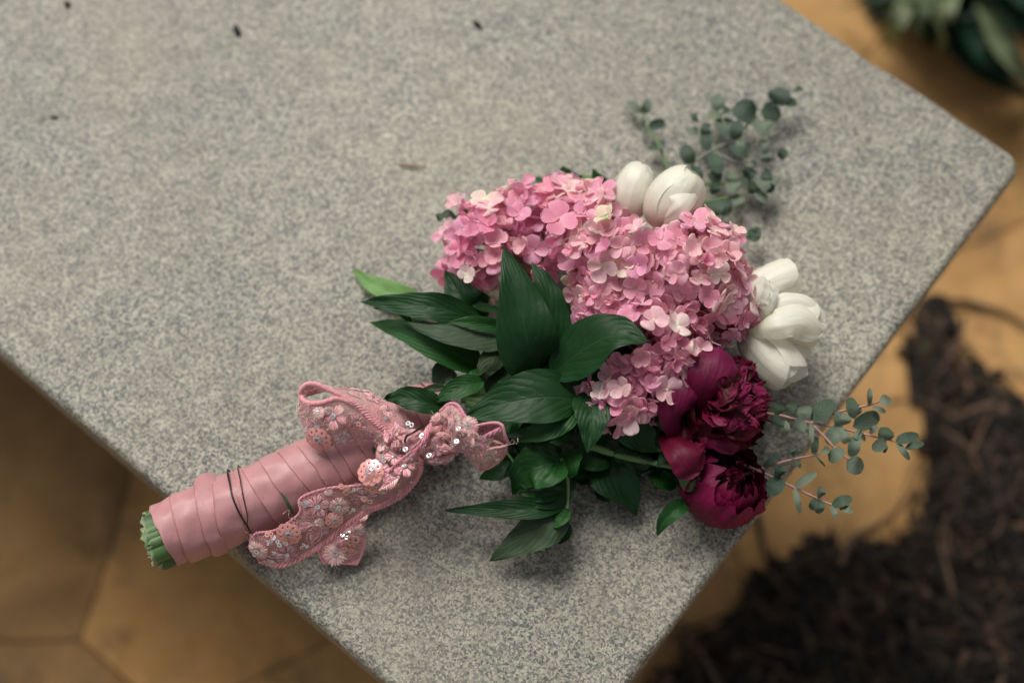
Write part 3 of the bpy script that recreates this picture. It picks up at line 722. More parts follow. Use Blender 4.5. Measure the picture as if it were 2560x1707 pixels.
L_(C5, [(1180, 790), (1290, 860), (1400, 980), (1485, 1172)], [2.2, 2.8, 2.4, 1.2], 300, LEAF, cup=.06, ruffle=.1)
L_(C5, [(1020, 760), (1180, 790), (1330, 785)], [2.8, 3.4, 3.0], 90, LEAFM)
L_(C5, [(1180, 960), (1240, 1020), (1280, 1070)], [1, 1.1, .7], 90, LEAF)
L_(C5, [(540, 700), (450, 820), (290, 890)], [2, 2.4, 1.4], 160, LEAF)
L_(C5, [(560, 640), (700, 700), (800, 740)], [3, 3.4, 3], 120, LEAF)
L_(C6, [(232, 1325), (130, 1390), (50, 1470), (8, 1568)], [3.0, 3.4, 3.0, 2.2], 100, LEAFM, cup=.2)
L_(C6, [(215, 1262), (190, 1300), (172, 1330)], [2.6, 2.7, 2.4], 26, LEAFM)
L_(C6, [(90, 970), (50, 1020), (5, 1090)], [4, 4.2, 4], 60, LEAF)
L_(C6, [(200, 1060), (235, 1150), (222, 1258)], [3.8, 5.0, 4.4], 150, m_leaf("sepal", (.07, .15, .05), (.14, .18, .07), vs=4), prof=prof_round, cup=-.2)
L_(C6, [(50, 660), (40, 740), (80, 830)], [5, 5.8, 5.4], 80, LEAFM, prof=prof_round, cup=-.2)
L_(CT2, [(1760, 330), (1680, 230), (1650, 105)], [2, 3, 3.4], 220, LEAFM)
L_(CT2, [(1640, 340), (1540, 260), (1430, 190)], [2, 3, 2.6], 120, LEAFM)
L_(CT2, [(1960, 350), (1830, 250), (1690, 205)], [2, 2.4, 2.2], 190, LEAFL, cup=.05)
L_(CT2, [(1990, 370), (1930, 250), (1875, 125)], [3, 4, 4.6], 130, LEAFM)
L_(CT2, [(2100, 330), (2010, 280), (1950, 230)], [3, 4, 4], 100, LEAF)
for k in range(96):      # the dense undergrowth of leaves behind
    a = ru(0, 6.28); cx, cy = ru(1100, 1560), ru(720, 1080); 
    if cy > 1000 and cx < 1180: continue
    if cy < 800 and cx < 1200: continue
    r = ru(60, 120); z = ru(.7, 3.6)
    blade("leaf", bouquet, [P(*D(cx, cy), z), P(*D(cx + math.cos(a) * r * .5, cy + math.sin(a) * r * .45), z + ru(.2, .9)), P(*D(cx + math.cos(a) * r, cy + math.sin(a) * r * .8), z + ru(-.5, .5))], ru(70, 125), random.choice((LEAF, LEAF, LEAFM)), roll=ru(-35, 35), ruffle=.3, nu=14, nv=7)
def stem(px, cf, z, r, mat, name="stem", parent=None, n=24):
    zz = z if isinstance(z, (list, tuple)) else [z] * len(px)
    pts = cr([P(*cf(x, y), q) for (x, y), q in zip(px, zz)], n); mb = MB()
    mb.tube(pts, [r * (1 - .35 * i / (n - 1)) for i in range(n)], 8); return link(name, mb.me(), parent or bouquet, pts[0], mat)
stem([(1120, 640), (1300, 700), (1500, 750), (1820, 812)], C5, [3.4, 3.4, 3.2, 3.4], .0030, STEMG)
stem([(915, 740), (960, 880), (965, 1030), (955, 1180)], C5, [4.2, 3.6, 3.2, 3.0], .0014, STEMG)
stem([(500, 690), (550, 760), (565, 800)], C5, [4.2, 4, 4], .0010, STEMG)
stem([(1740, 1210), (1840, 1150), (1900, 1060), (1890, 880)], C4, [5.3, 5.6, 5.8, 6], .0013, STEMG)
for (a, b) in (((1050, 905), (1300, 780)), ((1060, 900), (1480, 700)), ((1060, 915), (1640, 1000)), ((1080, 900), (1640, 880)), ((1070, 925), (1550, 1040)), ((1060, 890), (1250, 620)), ((1060, 905), (1600, 640)), ((1050, 900), (1450, 900))):
    stem([a, ((a[0] + b[0]) / 2, (a[1] + b[1]) / 2), b], D, [2.6, ru(2, 3.4), 3.2], .0032, STEMG)

# --- hydrangeas ---------------------------------------------------------------
def make_floret(open_, size, seed):
    r_ = random.Random(seed); mb = MB()
    for q in range(4):
        a0 = q * math.pi / 2 + r_.uniform(-.18, .18); L = size * r_.uniform(.85, 1.1); W = L * r_.uniform(.56, .68)
        tilt = open_ + r_.uniform(-.22, .22); rows, uvs, cols = [], [], []; nu, nv = 8, 7; cu = r_.uniform(-.35, .45); hue = r_.uniform(-.08, .08); tw = r_.uniform(-.3, .3); pz = r_.uniform(.4, 1.2); curl = r_.uniform(-.5, .5)
        for i in range(nu):
            u = math.sin(i / (nu - 1) * math.pi / 2) ** .9; pr = (u + .04) ** .62 * max(0, 1 - u ** 4) ** .5; row, ur, cl = [], [], []
            for j in range(nv):
                v = -1 + 2 * j / (nv - 1); l_ = u * L * (1 + .02 * math.cos(v * 9)); x = l_ * math.cos(tilt * (1 - .3 * u)); y = v * W * pr + .0001 * v
                z = cu * W * v * v + l_ * math.sin(tilt * (1 - .3 * u)) + curl * L * u * u * .35 + tw * y * u
                c_, s_ = math.cos(a0), math.sin(a0); row.append((c_ * x - s_ * y, s_ * x + c_ * y, z + (q % 2) * .0003)); ur.append((u, j / (nv - 1)))
                e = max(abs(v) * .95, u) ** 6; ctr = max(0, 1 - u * 2.2) * pz
                pale = min(1, .55 * e + .8 * ctr); 
                g = 1 + hue
                cl.append((1.0 + .12 * pale, g * (1.0 + .75 * pale), g * (1.0 + .35 * pale)))
            rows.append(row); uvs.append(ur); cols.append(cl)
        mb.grid(rows, uvs, cols)
    mb.blob((0, 0, .0006), size * .10, (1.05, 1.7, 1.2), n=6, k=4)
    me = mb.me(); me.materials.append(FLOR); return me
FV = [make_floret(random.choice((-.1, .2, .45, .7, 1.0)), ru(.0086, .0106), 100 + i) for i in range(22)]
FBUD = [make_floret(1.25, .0085, 300 + i) for i in range(4)]
def Dk(x, y, z, r): return P(*D(x, y), z), r * K * PX
lobes = {"right": [Dk(1450, 575, 7.2, 148), Dk(1560, 625, 7.2, 140), Dk(1642, 690, 5.6, 96), Dk(1350, 520, 5.6, 95), Dk(1590, 560, 4.4, 62), Dk(1410, 680, 7, 85)],
         "left": [Dk(1125, 555, 4.8, 92), Dk(1100, 620, 3.2, 75), Dk(1200, 500, 5.0, 80), Dk(1290, 490, 4.6, 78), Dk(1230, 580, 4.6, 85)],
         "low": [Dk(1500, 770, 7.0, 105), Dk(1425, 900, 5.8, 80), Dk(1560, 815, 6.2, 80), Dk(1495, 880, 6, 75), Dk(1400, 740, 6, 75)]}
def to_px(p):
    q = p - cam.location; d = q.dot(fwd); return Vector((1280 + FPX * q.x / d, 853.5 - FPX * q.dot(Vector((0, math.cos(TILT), math.sin(TILT)))) / d))
TPOLY = [Vector(D(*a)) for a in ((1385, 490), (1380, 400), (1440, 350), (1620, 350), (1630, 430), (1610, 490), (1560, 525), (1500, 545), (1450, 515), (1425, 490))]
RPOLY = [Vector(D(*a)) for a in ((1745, 600), (1720, 640), (1752, 760), (1760, 800), (1900, 800), (1900, 560), (1760, 560))]
FPOLY = [Vector(D(*a)) for a in ((1162, 570), (1130, 640), (1135, 740), (1190, 870), (1280, 850), (1290, 730), (1255, 640))]
OPOLY = [Vector(D(*a)) for a in ((1270, 860), (1320, 780), (1420, 745), (1490, 755), (1495, 795), (1440, 835), (1370, 875))]
GPOLY = [Vector(C6(*a)) for a in ((150, 470), (270, 290), (400, 190), (560, 240), (600, 520), (420, 950), (20, 950), (0, 640))]
def over_tulip(p):
    q = to_px(p); return any(inside(q, pl) for pl in (TPOLY, RPOLY, FPOLY, OPOLY, GPOLY))
allL = [l for v in lobes.values() for l in v]
hcent = {"right": P(*D(1480, 660), 3.0), "left": P(*D(1240, 600), 2.6), "low": P(*D(1470, 840), 3.0)}
hl = {"right": "dense rose pink dome of florets", "left": "loose pale lilac pink cluster with showing stalks", "low": "pink lower cluster beside the peony"}
placed = []
for hk, lb in lobes.items():
    n_t = {"right": 152, "left": 56, "low": 66}[hk]; md = {"right": .0104, "left": .0112, "low": .0104}[hk]
    mb = MB(); fl = []; inner = MB()
    for t in range(9000):
        if len(fl) >= n_t: break
        c, r = random.choices(lb, [l[1] ** 2 for l in lb])[0]
        d = Vector((random.gauss(0, 1), random.gauss(0, 1), random.gauss(.35, 1))).normalized()
        if d.z < -.35: continue
        rj = r * (ru(.86, 1.04) if hk != "left" else ru(.6, 1.06)); q = c + d * rj
        if q.z < SLAB + .012 or over_tulip(q): continue
        if any((q - c2).length < r2 * .84 for c2, r2 in allL if c2 is not c): continue
        if any((q - p2).length < md for p2 in placed): continue
        placed.append(q); fl.append((q, (d + (q - hcent[hk]).normalized() * .6).normalized()))
    hc = hcent[hk]
    head = None
    for q, d in fl:       # pedicels
        b = hc.lerp(q, .25) + Vector((ru(-.006, .006), ru(-.006, .006), 0)); m_ = hc.lerp(q, .65) + noise.noise_vector(q * 60) * .006
        mb.tube(cr([b, m_, q - d * .001], 6), [.0007] * 3 + [.0005] * 3, 5, caps=False)
    mb.blob(hc, (.016, .016, .012), n=10, k=6)
    head = link("hydrangea_head", mb.me(), bouquet, hc, STEMP); head["label"] = hl[hk]
    for q, d in fl:
        n_ = (d + Vector((random.gauss(0, .42), random.gauss(0, .42), random.gauss(0, .3) + .15))).normalized()
        M = Matrix.Translation(q) @ n_.to_track_quat('Z', 'Y').to_matrix().to_4x4() @ Matrix.Rotation(ru(0, 6.28), 4, 'Z') @ Matrix.Scale(ru(.82, 1.12), 4)
        o = inst("floret", random.choice(FV) if rnd() > .06 else random.choice(FBUD), head, M)
    for k in range({"right": 620, "left": 80, "low": 260}[hk]):
        c, r = random.choice(lb); d = Vector((random.gauss(0, 1), random.gauss(0, 1), random.gauss(.2, 1))).normalized(); q = c + d * r * ru(.62, .985)
        if q.z < SLAB + .01 or over_tulip(q): continue
        me = random.choice(FV); M = Matrix.Translation(q) @ d.to_track_quat('Z', 'Y').to_matrix().to_4x4() @ Matrix.Rotation(ru(0, 6.28), 4, 'Z')
        b = len(inner.v); ca = me.color_attributes["Col"].data
        inner.v += [tuple(M @ v.co) for v in me.vertices]; inner.c += [tuple(x * .95 for x in ca[i].color[:3]) for i in range(len(ca))]; inner.uv += [(.5, .5)] * len(me.vertices)
        inner.f += [tuple(b + i for i in p.vertices) for p in me.polygons]; inner.m += [0] * len(me.polygons)
    o = link("inner_florets", inner.me(), head, None, FLOR); o["kind"] = "stuff"
# single florets that stand out at the rim of the loose cluster
head_l = [o for o in bouquet.children if o.get("label") == hl["left"]][0]
CH = crop(1060, 400, 400 / 2091)
for (x, y, z, s, nx_, ny_) in [(1290, 360, 7, 1.25, .2, .9), (1520, 400, 6.8, 1.05, .1, .8), (1820, 360, 6.8, 1.1, .1, .8), (430, 590, 4.5, 1.15, -.6, .4), (790, 530, 6.5, 1.25, -.2, .5), (450, 1080, 6.3, 1.3, -.5, 0), (520, 1220, 6.2, 1.1, -.3, -.3), (270, 990, 3.2, .9, -.8, 0), (960, 1060, 7.2, 1.0, -.3, .1), (890, 1300, 6.6, 1.15, -.1, -.3), (560, 1490, 6.5, .8, -.2, -.2), (260, 1400, 3, .9, -.7, -.3), (720, 740, 6.6, 1.0, -.3, .1), (1240, 720, 7.8, 1.1, 0, .2), (1750, 780, 9.4, 1.35, 0, .1), (650, 1350, 4.5, 1.1, -.3, -.4), (850, 1450, 4, 1.2, 0, -.6), (400, 1500, 3, 1.0, -.4, -.5)]:
    q = P(*CH(x, y), z); n_ = Vector((nx_, ny_, 1)).normalized()
    inst("floret", random.choice(FV), head_l, Matrix.Translation(q) @ n_.to_track_quat('Z', 'Y').to_matrix().to_4x4() @ Matrix.Rotation(ru(0, 6.28), 4, 'Z') @ Matrix.Scale(s, 4))
for (pts, z) in (([(1060, 940), (920, 890), (770, 830)], 6.4), ([(860, 990), (700, 965), (530, 985)], 6.2), ([(900, 1080), (720, 1100), (560, 1140)], 6.2), ([(1480, 1140), (1280, 1060), (1070, 1060)], 6.8), ([(840, 1340), (740, 1430), (640, 1490)], 6.4), ([(1380, 480), (1320, 420), (1300, 370)], 6.4), ([(1480, 1080), (1370, 1180), (1300, 1260)], 6.6), ([(1560, 1180), (1430, 1190), (1350, 1200)], 6.4)):
    stem(pts, CH, z, .0008, STEMP, "pedicel", head_l, 10)
rf = P(*crop(1400, 380, 700 / 1770)(900, 440), 8)
head_r = [o for o in bouquet.children if o.get("label") == hl["right"]][0]
inst("floret", FV[3], head_r, Matrix.Translation(rf) @ Vector((.5, .4, .7)).to_track_quat('Z', 'Y').to_matrix().to_4x4() @ Matrix.Scale(1.15, 4))

def cup_petal(par, c, A, B, axis, phi, th0, th1, half, mat, prof=None, ruffle=.05, flare=0.0, notch=.12, fr=.0, rib=.0, colf=None, nu=20, nv=15, k=1.0, name="petal"):
    axis = axis.normalized(); e1_ = axis.orthogonal().normalized(); e2_ = axis.cross(e1_); rows, uvs, cols = [], [], []; sd = ru(0, 99); asy = ru(-.08, .08)
    for i in range(nu):
        u = i / (nu - 1); row, ur, cl = [], [], []
        for j in range(nv):
            v = -1 + 2 * j / (nv - 1); uu = u * (1 - notch * v * v + asy * v * u) + fr * u ** 3 * noise.noise(Vector((v * 4, sd, 0)))
            th = th0 + (th1 - th0) * uu; w_ = (prof(u) if prof else 1.0)
            ph = phi + v * half * w_ / max(.42, math.sin(min(th, 2.2)))
            rr = k * (1 + flare * max(0, uu - .55) ** 1.5 - rib * math.exp(-(v / .12) ** 2) - .035 * v * v * (1 if j < nv / 2 else -1) + ruffle * u * (.25 + abs(v) ** 2) * noise.noise(Vector((u * 4 + sd, v * 2.2, sd))) + ruffle * .5 * u ** 3 * noise.noise(Vector((v * 6 + sd, u * 3, sd))))
            rad_ = e1_ * math.cos(ph) + e2_ * math.sin(ph)
            q = c + axis * (-A * math.cos(th) * (k if k < 1 else 1)) + rad_ * (B * math.sin(th) * rr)
            if flare: q = q + rad_ * (B * flare * .5 * max(0, uu - .5) ** 2 * 2)
            if q.z < SLAB + .001: q.z = SLAB + .001
            row.append(q); ur.append((u, j / (nv - 1))); cl.append(colf(u, v) if colf else (1, 1, 1))
        rows.append(row); uvs.append(ur); cols.append(cl)
    mb = MB(); mb.grid(rows, uvs, cols); return link(name, mb.me(), par, rows[nu // 2][nv // 2], mat)
def tulip(par, base, tip, B, n_in=3, spread=0.0, col=None, th1=2.95):
    ax_ = tip - base; A = ax_.length / 2; c = (base + tip) / 2; p0_ = ru(0, 6.28)
    for k in range(3): cup_petal(par, c, A * .97, B * .90, ax_, p0_ + 1.05 + k * 2.094, .12, th1 - .1, .95, TULIP, ruffle=.10, rib=.05, notch=.16, colf=col, flare=spread * .5)
    for k in range(3): cup_petal(par, c, A, B, ax_, p0_ + k * 2.094, .10, th1 - ru(0, .2), 1.10, TULIP, ruffle=.10, rib=.06, notch=.20, colf=col, flare=spread)
# --- tulips -------------------------------------------------------------------
CW = crop(1480, 380, 400 / 2091); CX = crop(1400, 380, 700 / 1770)
def tcol(u, v):
    k = max(0, 1 - u * 1.8); g = max(0, u - .88) * 3
    return (1.0 + .02 * k - .06 * g, 1.0 - .10 * k, 1.0 - .17 * k - .10 * g)
def gcol(u, v):
    k = max(0, 1 - u * 2.4)
    return (1.0 - .10 * k, 1.0 - .01 * k, 1.0 - .16 * k)
def T_(par, cf, sc, pts, z, w_, cup=-.28, **kw):
    kw.setdefault('colf', tcol); kw.setdefault('ruffle', .10); kw.setdefault('prof', prof_petal)
    pts = list(pts); (xa, ya), (xb, yb) = pts[-2], pts[-1]; pts[-1] = (xb + (xb - xa) * .10, yb + (yb - ya) * .10)
    blade("petal", par, [P(*cf(x, y), q) for (x, y), q in zip(pts, z)], w_ * sc * 1.2, TULIP, shape='U', cup=cup, nu=24, nv=13, **kw)
tA = empty("tulip", P(*CW(850, 900), 6), bouquet); tA["label"] = "large creamy white tulip tilted to the right"; s = 400 / 2091
tulip(tA, P(*CW(770, 960), 6.6), P(*CW(1370, 240), 8.8), .0182, col=tcol, spread=.15, th1=2.8)
T_(tA, CW, s, [(860, 930), (1040, 760), (1190, 600), (1350, 430)], [7.2, 9.2, 9.6, 8.8], 260, cup=-.2)
tB = empty("tulip", P(*CW(400, 750), 5), bouquet); tB["label"] = "white tulip half hidden behind the larger one"
tulip(tB, P(*CW(430, 920), 5.2), P(*CW(650, 120), 7.0), .0140, col=tcol)
T_(tB, CW, s, [(470, 870), (560, 500), (700, 220)], [5, 7.0, 7.6], 190, cup=-.15, ruffle=.3)
s2 = 700 / 1770
tC = empty("tulip", P(*CX(1190, 880), 4.5), bouquet); tC["label"] = "white tulip with frilled inner petals at the right of the bouquet"
tulip(tC, P(*CX(1080, 950), 4.2), P(*CX(1560, 740), 4.6), .0135, col=gcol, spread=.5, th1=2.5)
T_(tC, CX, s2, [(1180, 1080), (1210, 960), (1260, 860), (1290, 800)], [5, 7.0, 7.4, 7.2], 150, colf=gcol, ruffle=.5)
T_(tC, CX, s2, [(1200, 1080), (1280, 980), (1320, 880), (1330, 830)], [5, 6.8, 7.0, 6.8], 110, colf=gcol, ruffle=.5)
tD = empty("tulip", P(*CX(1230, 1120), 4.5), bouquet); tD["label"] = "broad white tulip, rightmost of the bouquet"
tulip(tD, P(*CX(1130, 1080), 4.4), P(*CX(1680, 1090), 4.4), .0172, col=gcol, spread=.5, th1=2.55)
T_(tD, CX, s2, [(1190, 1000), (1350, 960), (1520, 960), (1660, 1070)], [4.6, 6.2, 6.2, 5.2], 150, colf=gcol, ruffle=.35, prof=prof_wide)
T_(tD, CX, s2, [(1180, 1120), (1340, 1080), (1520, 1050), (1650, 1130)], [5.0, 7.0, 6.9, 5.6], 190, colf=gcol, ruffle=.3, prof=prof_wide)
tE = empty("tulip", P(*CX(1220, 1180), 4), bouquet); tE["label"] = "white tulip pointing down beside the peony"
T_(tE, CX, s2, [(1260, 1120), (1420, 1170), (1520, 1240), (1585, 1265)], [3.8, 4.8, 4.8, 4.2], 100, colf=gcol)
T_(tE, CX, s2, [(1240, 1120), (1380, 1230), (1480, 1330), (1560, 1400)], [3.4, 4.8, 4.8, 4], 200, colf=gcol, ruffle=.35)
tulip(tE, P(*CX(1150, 1090), 4.0), P(*CX(1510, 1470), 4.0), .0168, col=gcol, spread=.4, th1=2.62)
mb = MB()
for k, (x, y) in enumerate([(1380, 530), (1350, 560), (1340, 620)]):
    mb.tube(cr([P(*CW(1200, 720), 5), P(*CW(1240, 640 + k * 30), 5.4), P(*CW(x, y), 5.6)], 8), [.0016, .0018, .002, .002, .002, .0016, .001, .0006], 6)
link("green_tendril", mb.me(), bouquet, P(*CW(1200, 720), 5), m_simple("lime", (.30, .38, .10), .5))

# --- peonies ------------------------------------------------------------------
def pcol(u, v):
    e = max(abs(v), u) ** 4; return (1 + .5 * e, 1 + .8 * e, 1 + .7 * e)
def pglow(u, v): return (.92 + .1 * u, 1.0 + .5 * u, .85 + .5 * u)
def prof_wide(u): return (u + .04) ** .42 * max(0.0, 1 - u ** 8) ** .5
def Pn(par, pts, z, w_, mat=PEON, cup=-.25, **kw):
    if w_ > 130: w_ *= 1.12; cup *= .8; kw.setdefault('ruffle', .24)
    kw.setdefault('colf', pcol); kw.setdefault('prof', prof_ovate); kw.setdefault('ruffle', .2)
    blade("petal", par, [P(*C6(x, y), q) for (x, y), q in zip(pts, z)], w_ * 320 / 896, mat, shape='U', cup=cup, nu=20, nv=13, **kw)
p2 = empty("peony", P(*C6(450, 1200), 1.5), bouquet)
p1 = empty("peony", P(*C6(330, 680), 3), bouquet); p1["label"] = "large open burgundy peony with fringed centre"
Pn(p1, [(300, 150), (420, 90), (560, 110)], [6.2, 6.8, 6.4], 90, cup=-.2)
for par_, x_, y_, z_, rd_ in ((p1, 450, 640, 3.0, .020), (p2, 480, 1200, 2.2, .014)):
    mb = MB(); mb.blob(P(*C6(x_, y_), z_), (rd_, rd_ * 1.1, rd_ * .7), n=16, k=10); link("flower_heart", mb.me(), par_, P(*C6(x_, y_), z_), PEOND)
def peony_cup(par, c, R, axis, layers, mats):
    for (k_, n_, th1_, half_, fl) in layers:
        p0_ = ru(0, 6.28)
        for q in range(n_):
            cup_petal(par, c, R, R, axis, p0_ + q * 2 * math.pi / n_ + ru(-.12, .12), .25, th1_ + ru(-.12, .12), half_, random.choice(mats), ruffle=.22, flare=fl, notch=.22, fr=.22, colf=pcol, k=k_ * ru(.97, 1.03), prof=lambda u: .55 + .45 * u ** .6)
cA_ = P(*C6(470, 620), 4.3); axA = Vector((.62, .30, .72))
peony_cup(p1, cA_, .0335, axA, [(1.0, 7, 1.75, .62, .10), (.9, 7, 1.95, .55, .05)], (PEOND, PEOND, PEON))
cB_ = P(*C6(478, 1200), 2.9); axB = Vector((.42, .22, .88))
peony_cup(p2, cB_, .0292, axB, [(1.0, 6, 2.0, .72, 0), (.92, 6, 2.15, .66, 0), (.82, 6, 2.3, .60, 0), (.68, 6, 2.45, .55, 0), (.5, 6, 2.5, .6, 0)], (PEON, PEOND, PEON))
B0 = (360, 690)
for k in range(72):
    a = ru(-1.25, .75); rr = ru(120, 450) * (1 if a < .2 else .8); rr = min(rr, 470)
    tx = B0[0] + math.cos(a) * rr + ru(-20, 20); ty = B0[1] + math.sin(a) * rr * 1.0
    if a < -.9: tx += 60; ty += 40
    tx = min(tx, 800 - abs(ty - 520) * .12); ty = max(ty, 230)
    zt = 5.4 + 2.6 * math.sin(min(1, rr / 460) * math.pi) + ru(-.6, .8) - max(0, rr - 380) * .008
    mx2 = (B0[0] + (tx - B0[0]) * .5 + ru(-15, 15), B0[1] + (ty - B0[1]) * .5 + ru(-15, 15))
    Pn(p1, [(B0[0] + ru(-20, 20), B0[1] + ru(-20, 20)), mx2, (tx, ty)], [3.2, 3.2 + (zt - 3.2) * ru(.75, 1.0), zt], ru(80, 150), random.choice((PEOND, PEON)), cup=ru(-.3, .3), roll=ru(-40, 40), ruffle=.75, fringe=.35, twist=ru(-50, 50))
for (tx, ty) in ((828, 628), (815, 770), (770, 760), (690, 838), (740, 800), (780, 555), (820, 600), (795, 720)):
    Pn(p1, [(tx - 170, ty - 60 + ru(-30, 30)), (tx - 80, ty - 30), (tx, ty)], [5.0, 5.4, 5.0], 42, PEON, ruffle=.9, prof=prof_leaf, fringe=.3, roll=ru(-30, 30))
Pn(p1, [(350, 760), (400, 850), (500, 900), (600, 930)], [4, 5.6, 6.0, 5.4], 150, PEON, ruffle=.8, fringe=.4)
Pn(p1, [(400, 700), (540, 760), (640, 800), (700, 830)], [4.6, 6.0, 6.4, 5.8], 160, PEON, ruffle=.8, fringe=.4)
Pn(p1, [(290, 780), (360, 870), (450, 920)], [4.4, 5.6, 5.2], 110, PEON, ruffle=.7, fringe=.4)
Pn(p1, [(300, 760), (340, 560), (400, 380), (430, 240)], [4.5, 8.0, 8.8, 8.4], 290, PEON, cup=-.20, colf=pglow, ruffle=.20, prof=prof_wide)
Pn(p1, [(190, 900), (130, 740), (160, 560), (250, 400)], [4.2, 6.8, 7.8, 7.6], 225, PEON, cup=-.20, colf=pglow, ruffle=.20, prof=prof_wide)
Pn(p1, [(60, 790), (140, 900), (240, 1020), (310, 1110)], [3.4, 5.8, 6.4, 5.6], 250, PEON, cup=-.16, colf=pglow, ruffle=.45, prof=prof_wide)
Pn(p1, [(300, 850), (200, 840), (130, 860)], [5, 5.6, 4.8], 140, PEOND, cup=-.2)
Pn(p1, [(120, 600), (60, 760), (60, 920)], [3.6, 4.6, 3.4], 160, PEOND, cup=-.25)
p2["label"] = "half open burgundy peony, lower of the two"
for k in range(18):
    a = ru(0, 6.28); rr = ru(10, 70); cx, cy = 570 + math.cos(a) * rr * .75, 1110 + math.sin(a) * rr * 1.4
    Pn(p2, [(540 + ru(-20, 20), 1170 + ru(-20, 20)), ((540 + cx) / 2, (1170 + cy) / 2), (cx, cy)], [2.4, ru(4.0, 5), ru(4.6, 5.8)], ru(55, 110), random.choice((PEOND, PEON)), cup=ru(-.3, .3), roll=ru(-40, 40), ruffle=.5, twist=ru(-40, 40))
# --- eucalyptus ---------------------------------------------------------------
def sprig(cf, sc, stems, leaves, z, label, matc=(EUC, EUC, EUCD), sm=STEMP, r=.0011):
    base = P(*cf(*stems[0][0]), z)
    mb = MB()
    for st_ in stems:
        pts = cr([P(*cf(x, y), z) for x, y in st_], 20); mb.tube(pts, [r * (1 - .45 * i / 19) for i in range(20)], 7)
    sp = link("eucalyptus_sprig", mb.me(), bouquet, base, sm); sp["label"] = label
    for (ax_, ay, bx2, by2, w_) in leaves:
        dz = ru(-.5, .7); mx2, my2 = (ax_ + bx2) / 2, (ay + by2) / 2
        blade("leaf", sp, [P(*cf(ax_, ay), z + .05), P(*cf(mx2, my2), z + dz * .5 + .35), P(*cf(bx2, by2), z + dz)], w_ * sc * 1.05, random.choice(matc), prof=prof_round, cup=ru(.02, .14), shape='U', ruffle=.15, roll=ru(-22, 22), nu=12, nv=7)
C7 = crop(1840, 940, 500 / 2010)
sprig(C7, 500 / 2010, [[(-200, 340), (100, 370), (400, 385), (750, 470), (1000, 510), (1200, 560), (1450, 620), (1620, 660)], [(750, 470), (900, 400), (1150, 330), (1340, 290), (1450, 250)], [(780, 500), (900, 620), (980, 710), (1150, 850)]],
    [(440, 390, 430, 265, 130), (440, 400, 400, 505, 130), (510, 380, 590, 255, 90), (500, 440, 480, 615, 90), (300, 420, 320, 560, 60), (680, 420, 690, 300, 145), (690, 430, 590, 560, 130), (760, 460, 970, 240, 180), (750, 470, 770, 670, 40),
     (1060, 500, 1070, 365, 165), (1070, 500, 915, 680, 150), (1070, 540, 1110, 680, 90), (1190, 430, 1150, 215, 115), (1225, 390, 1240, 290, 60), (1175, 510, 1440, 390, 160), (1340, 300, 1345, 120, 55), (1370, 300, 1505, 365, 50), (1440, 240, 1560, 240, 115),
     (1210, 590, 1165, 810, 115), (1110, 860, 1280, 930, 170), (1220, 560, 1300, 640, 70), (1340, 570, 1420, 500, 60), (1200, 560, 1260, 600, 110), (1500, 650, 1520, 515, 150), (1510, 650, 1370, 740, 115), (1500, 680, 1495, 770, 50), (1600, 660, 1835, 590, 115), (1700, 720, 1885, 670, 80), (1620, 670, 1745, 840, 60), (930, 850, 1075, 730, 130), (850, 750, 940, 740, 75)],
    3.2, "upper right sprig of round grey green leaves over the paving")
sprig(C7, 500 / 2010, [[(0, 1020), (250, 930), (550, 840), (800, 790), (870, 760)]], [(780, 790, 810, 610, 65), (590, 830, 650, 920, 65), (580, 800, 565, 720, 60), (800, 800, 900, 910, 25), (270, 920, 430, 780, 60)], 2.6, "short thin eucalyptus sprig between the two longer ones")
sprig(C7, 500 / 2010, [[(0, 860), (250, 960), (500, 1080), (800, 1220), (960, 1290), (1080, 1330)]],
    [(440, 1020, 460, 905, 145), (450, 1020, 340, 1190, 165), (590, 1120, 805, 970, 85), (590, 1120, 645, 1380, 55), (850, 1220, 870, 1120, 105), (820, 1230, 750, 1340, 80), (850, 1240, 830, 1380, 95), (960, 1295, 1165, 1220, 105), (960, 1300, 1015, 1430, 60), (1050, 1320, 1175, 1350, 85)], 2.8, "lowest eucalyptus sprig hanging past the slab edge")
CE = crop(1520, 180, 520 / 1699)
sprig(CE, 520 / 1699, [[(560, 860), (700, 740), (850, 640), (1020, 550), (1200, 380), (1360, 270), (1500, 170)], [(740, 470), (760, 560), (840, 640)], [(860, 660), (1120, 770), (1250, 850)], [(1020, 550), (900, 320)]],
    [(1370, 270, 1420, 130, 190), (1430, 240, 1545, 260, 120), (1500, 160, 1590, 130, 80), (1210, 380, 1040, 270, 200), (1250, 330, 1410, 330, 180), (1230, 400, 1320, 500, 210), (910, 320, 885, 185, 120), (920, 340, 815, 340, 130), (930, 330, 990, 300, 80), (1030, 550, 930, 380, 220), (1040, 560, 1060, 400, 110), (1050, 560, 1160, 640, 95),
     (740, 490, 650, 480, 80), (750, 450, 840, 430, 50), (740, 400, 690, 340, 80), (810, 650, 790, 440, 105), (840, 650, 920, 830, 120), (680, 760, 620, 600, 120), (700, 760, 760, 880, 110), (1000, 600, 1140, 700, 120), (1180, 790, 1130, 860, 110), (1180, 770, 1210, 740, 80), (1290, 560, 1240, 620, 90), (1300, 650, 1290, 740, 100), (1400, 710, 1450, 630, 80), (1230, 860, 1310, 960, 130), (1250, 840, 1330, 820, 100)],
    1.7, "longest blurred eucalyptus sprig beyond the white tulip", (EUC, EUCD, EUCD), m_simple("grey_stem", (.22, .24, .19), .6))
